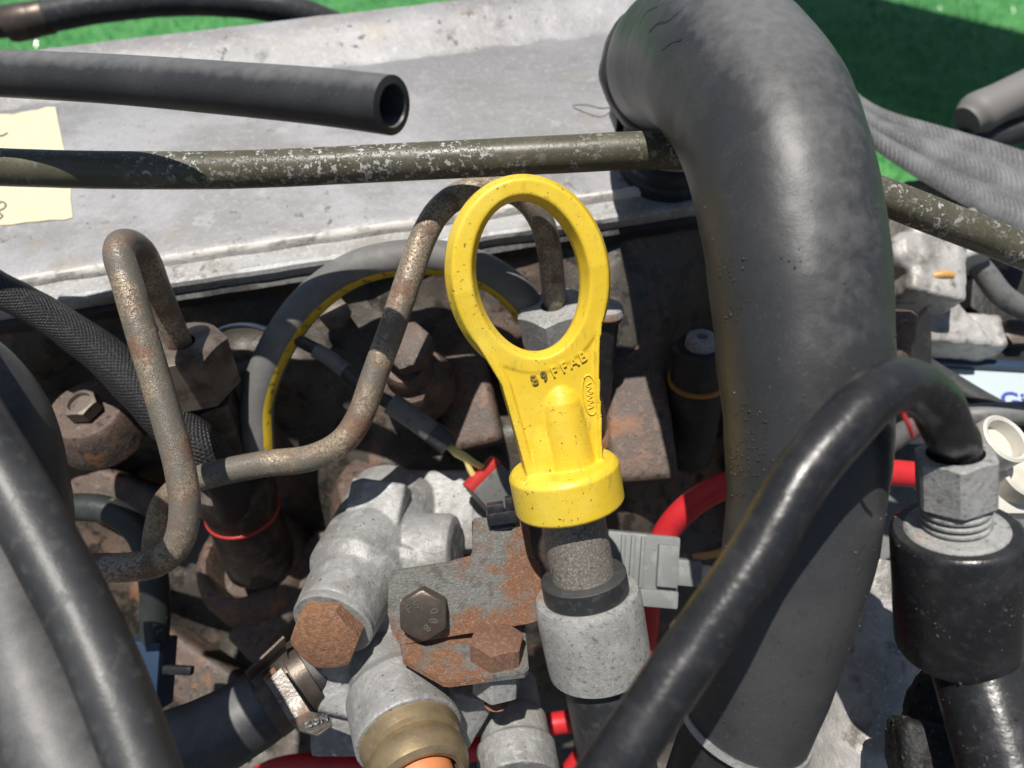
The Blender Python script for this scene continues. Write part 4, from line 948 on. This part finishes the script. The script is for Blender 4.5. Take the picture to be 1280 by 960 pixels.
box('arm', F(P(1246, 395, 338), V(0, .2, 1), V(.2, 1, 0)), 34, 60, 16, MT['black_oil'], pb, bevel=4)
gb = thing('gearbox_casting', 'mid grey ribbed casting behind the bright aluminium part', 'casting', P(1190, 380, 360))
GBM = F(P(1190, 380, 366), V(-.05, .3, 1), V(.05, 1, 0))
box('body', GBM, 170, 110, 24, MT['casting_grey'], gb, c=(10, 0, -6), bevel=6, seg=3)
for k in range(6): box('rib', GBM, 4, 84, 12, MT['casting_grey'], gb, c=(-46 + k * 20, -4, 8), bevel=1)
for (a, b, d) in ((1238, 330, 338), (1262, 420, 326), (1124, 262, 340)):
    hexn('bolt', P(a, b, d), V(0, .3, 1), 5.5, 6, MT['steel_nut'], gb)
hw = tube('wiring_loom', [(1100, 268, 330), (1160, 290, 318), (1220, 330, 312), (1256, 372, 312), (1320, 402, 316)], 4.6, MT['cable_grey'], None, seg=16, wob=.05); tag(hw, 'grey wrapped wiring loom curving below the olive pipe at the edge', 'loom')
bd = thing('black_tab', 'black pointed plate in front of the aluminium casting', 'plate', P(1145, 410, 285))
poly('plate', F(P(1145, 420, 284), V(.3, .2, 1), V(0, 1, 0)), [(-6, -12), (4, -14), (8, 6), (7, 12), (-2, 2), (-6, 0)], -2, 1, MT['black_oil'], bd, bevel=.4)
br_ = thing('copper_stub', 'brown pipe stub beside the thick hose', 'stub', P(1115, 430, 268))
lathe('stub', P(1113, 470, 270), V(0, 1, .2), [(0, 0), (0, 6), (12, 6), (13, 7), (22, 7), (24, 5), (24, 0)], MT['brown'], br_)

bb = thing('pale_box', 'pale blue plastic box with blue lettering, partly hidden', 'box', P(1230, 480, 340))
XM = F(P(1240, 490, 312), V(-.05, .45, .9), V(.06, 1, 0))
box('shell', XM, 64, 22, 36, MT['pale_blue'], bb, c=(0, 0, -18), bevel=2)
box('lid', XM, 70, 4, 40, MT['blue_dark'], bb, c=(0, 12.5, -17), bevel=1)
lettering('lettering', 'Gib', XM @ Matrix.Translation((10.5, -4, .2)), 11, .3, MT['blue_ink'], bb)
b5 = tube('black_pipe', [(1120, 440, 300), (1180, 478, 296), (1230, 508, 292), (1310, 548, 288)], 5.4, MT['rubber_dark'], None, seg=20); tag(b5, 'black pipe slanting in front of the pale blue box', 'pipe')
wp = thing('white_plug', 'cluster of cream plastic sockets behind the corroded hex nut', 'connector', P(1255, 570, 240))
for (x, y, d, r_, h, a) in ((1258, 548, 240, 8.5, 22, (.25, .5, .85)), (1285, 590, 245, 9, 22, (.1, .45, .9)), (1232, 552, 262, 6, 16, (.1, .6, .8))):
    lathe('socket', P(x, y, d), V(*a), [(-h, 0), (-h, r_ * .8), (-h * .4, r_ * .85), (-h * .35, r_), (0, r_), (.6, r_ - .8), (0, r_ - 1.8), (-5, r_ - 2), (-5, 0)], MT['white'], wp, seg=28)
box('base', F(P(1262, 600, 258), V(0, .3, 1), V(0, 1, 0)), 46, 26, 16, MT['white'], wp, bevel=3)
dk = thing('grey_bulkhead', 'dull grey panel in the shade behind the black union', 'panel', P(1240, 700, 330))
box('panel', F(P(1230, 760, 350), V(0, .25, 1), V(0, 1, 0)), 220, 190, 12, MT['cable_grey'], dk, bevel=3)
gk = tube('grey_cable', [(1100, 560, 300), (1150, 530, 290), (1210, 520, 280), (1300, 516, 276)], 4.5, MT['cable_grey'], None, seg=16); tag(gk, 'dark grey cable running under the pale blue box', 'cable')
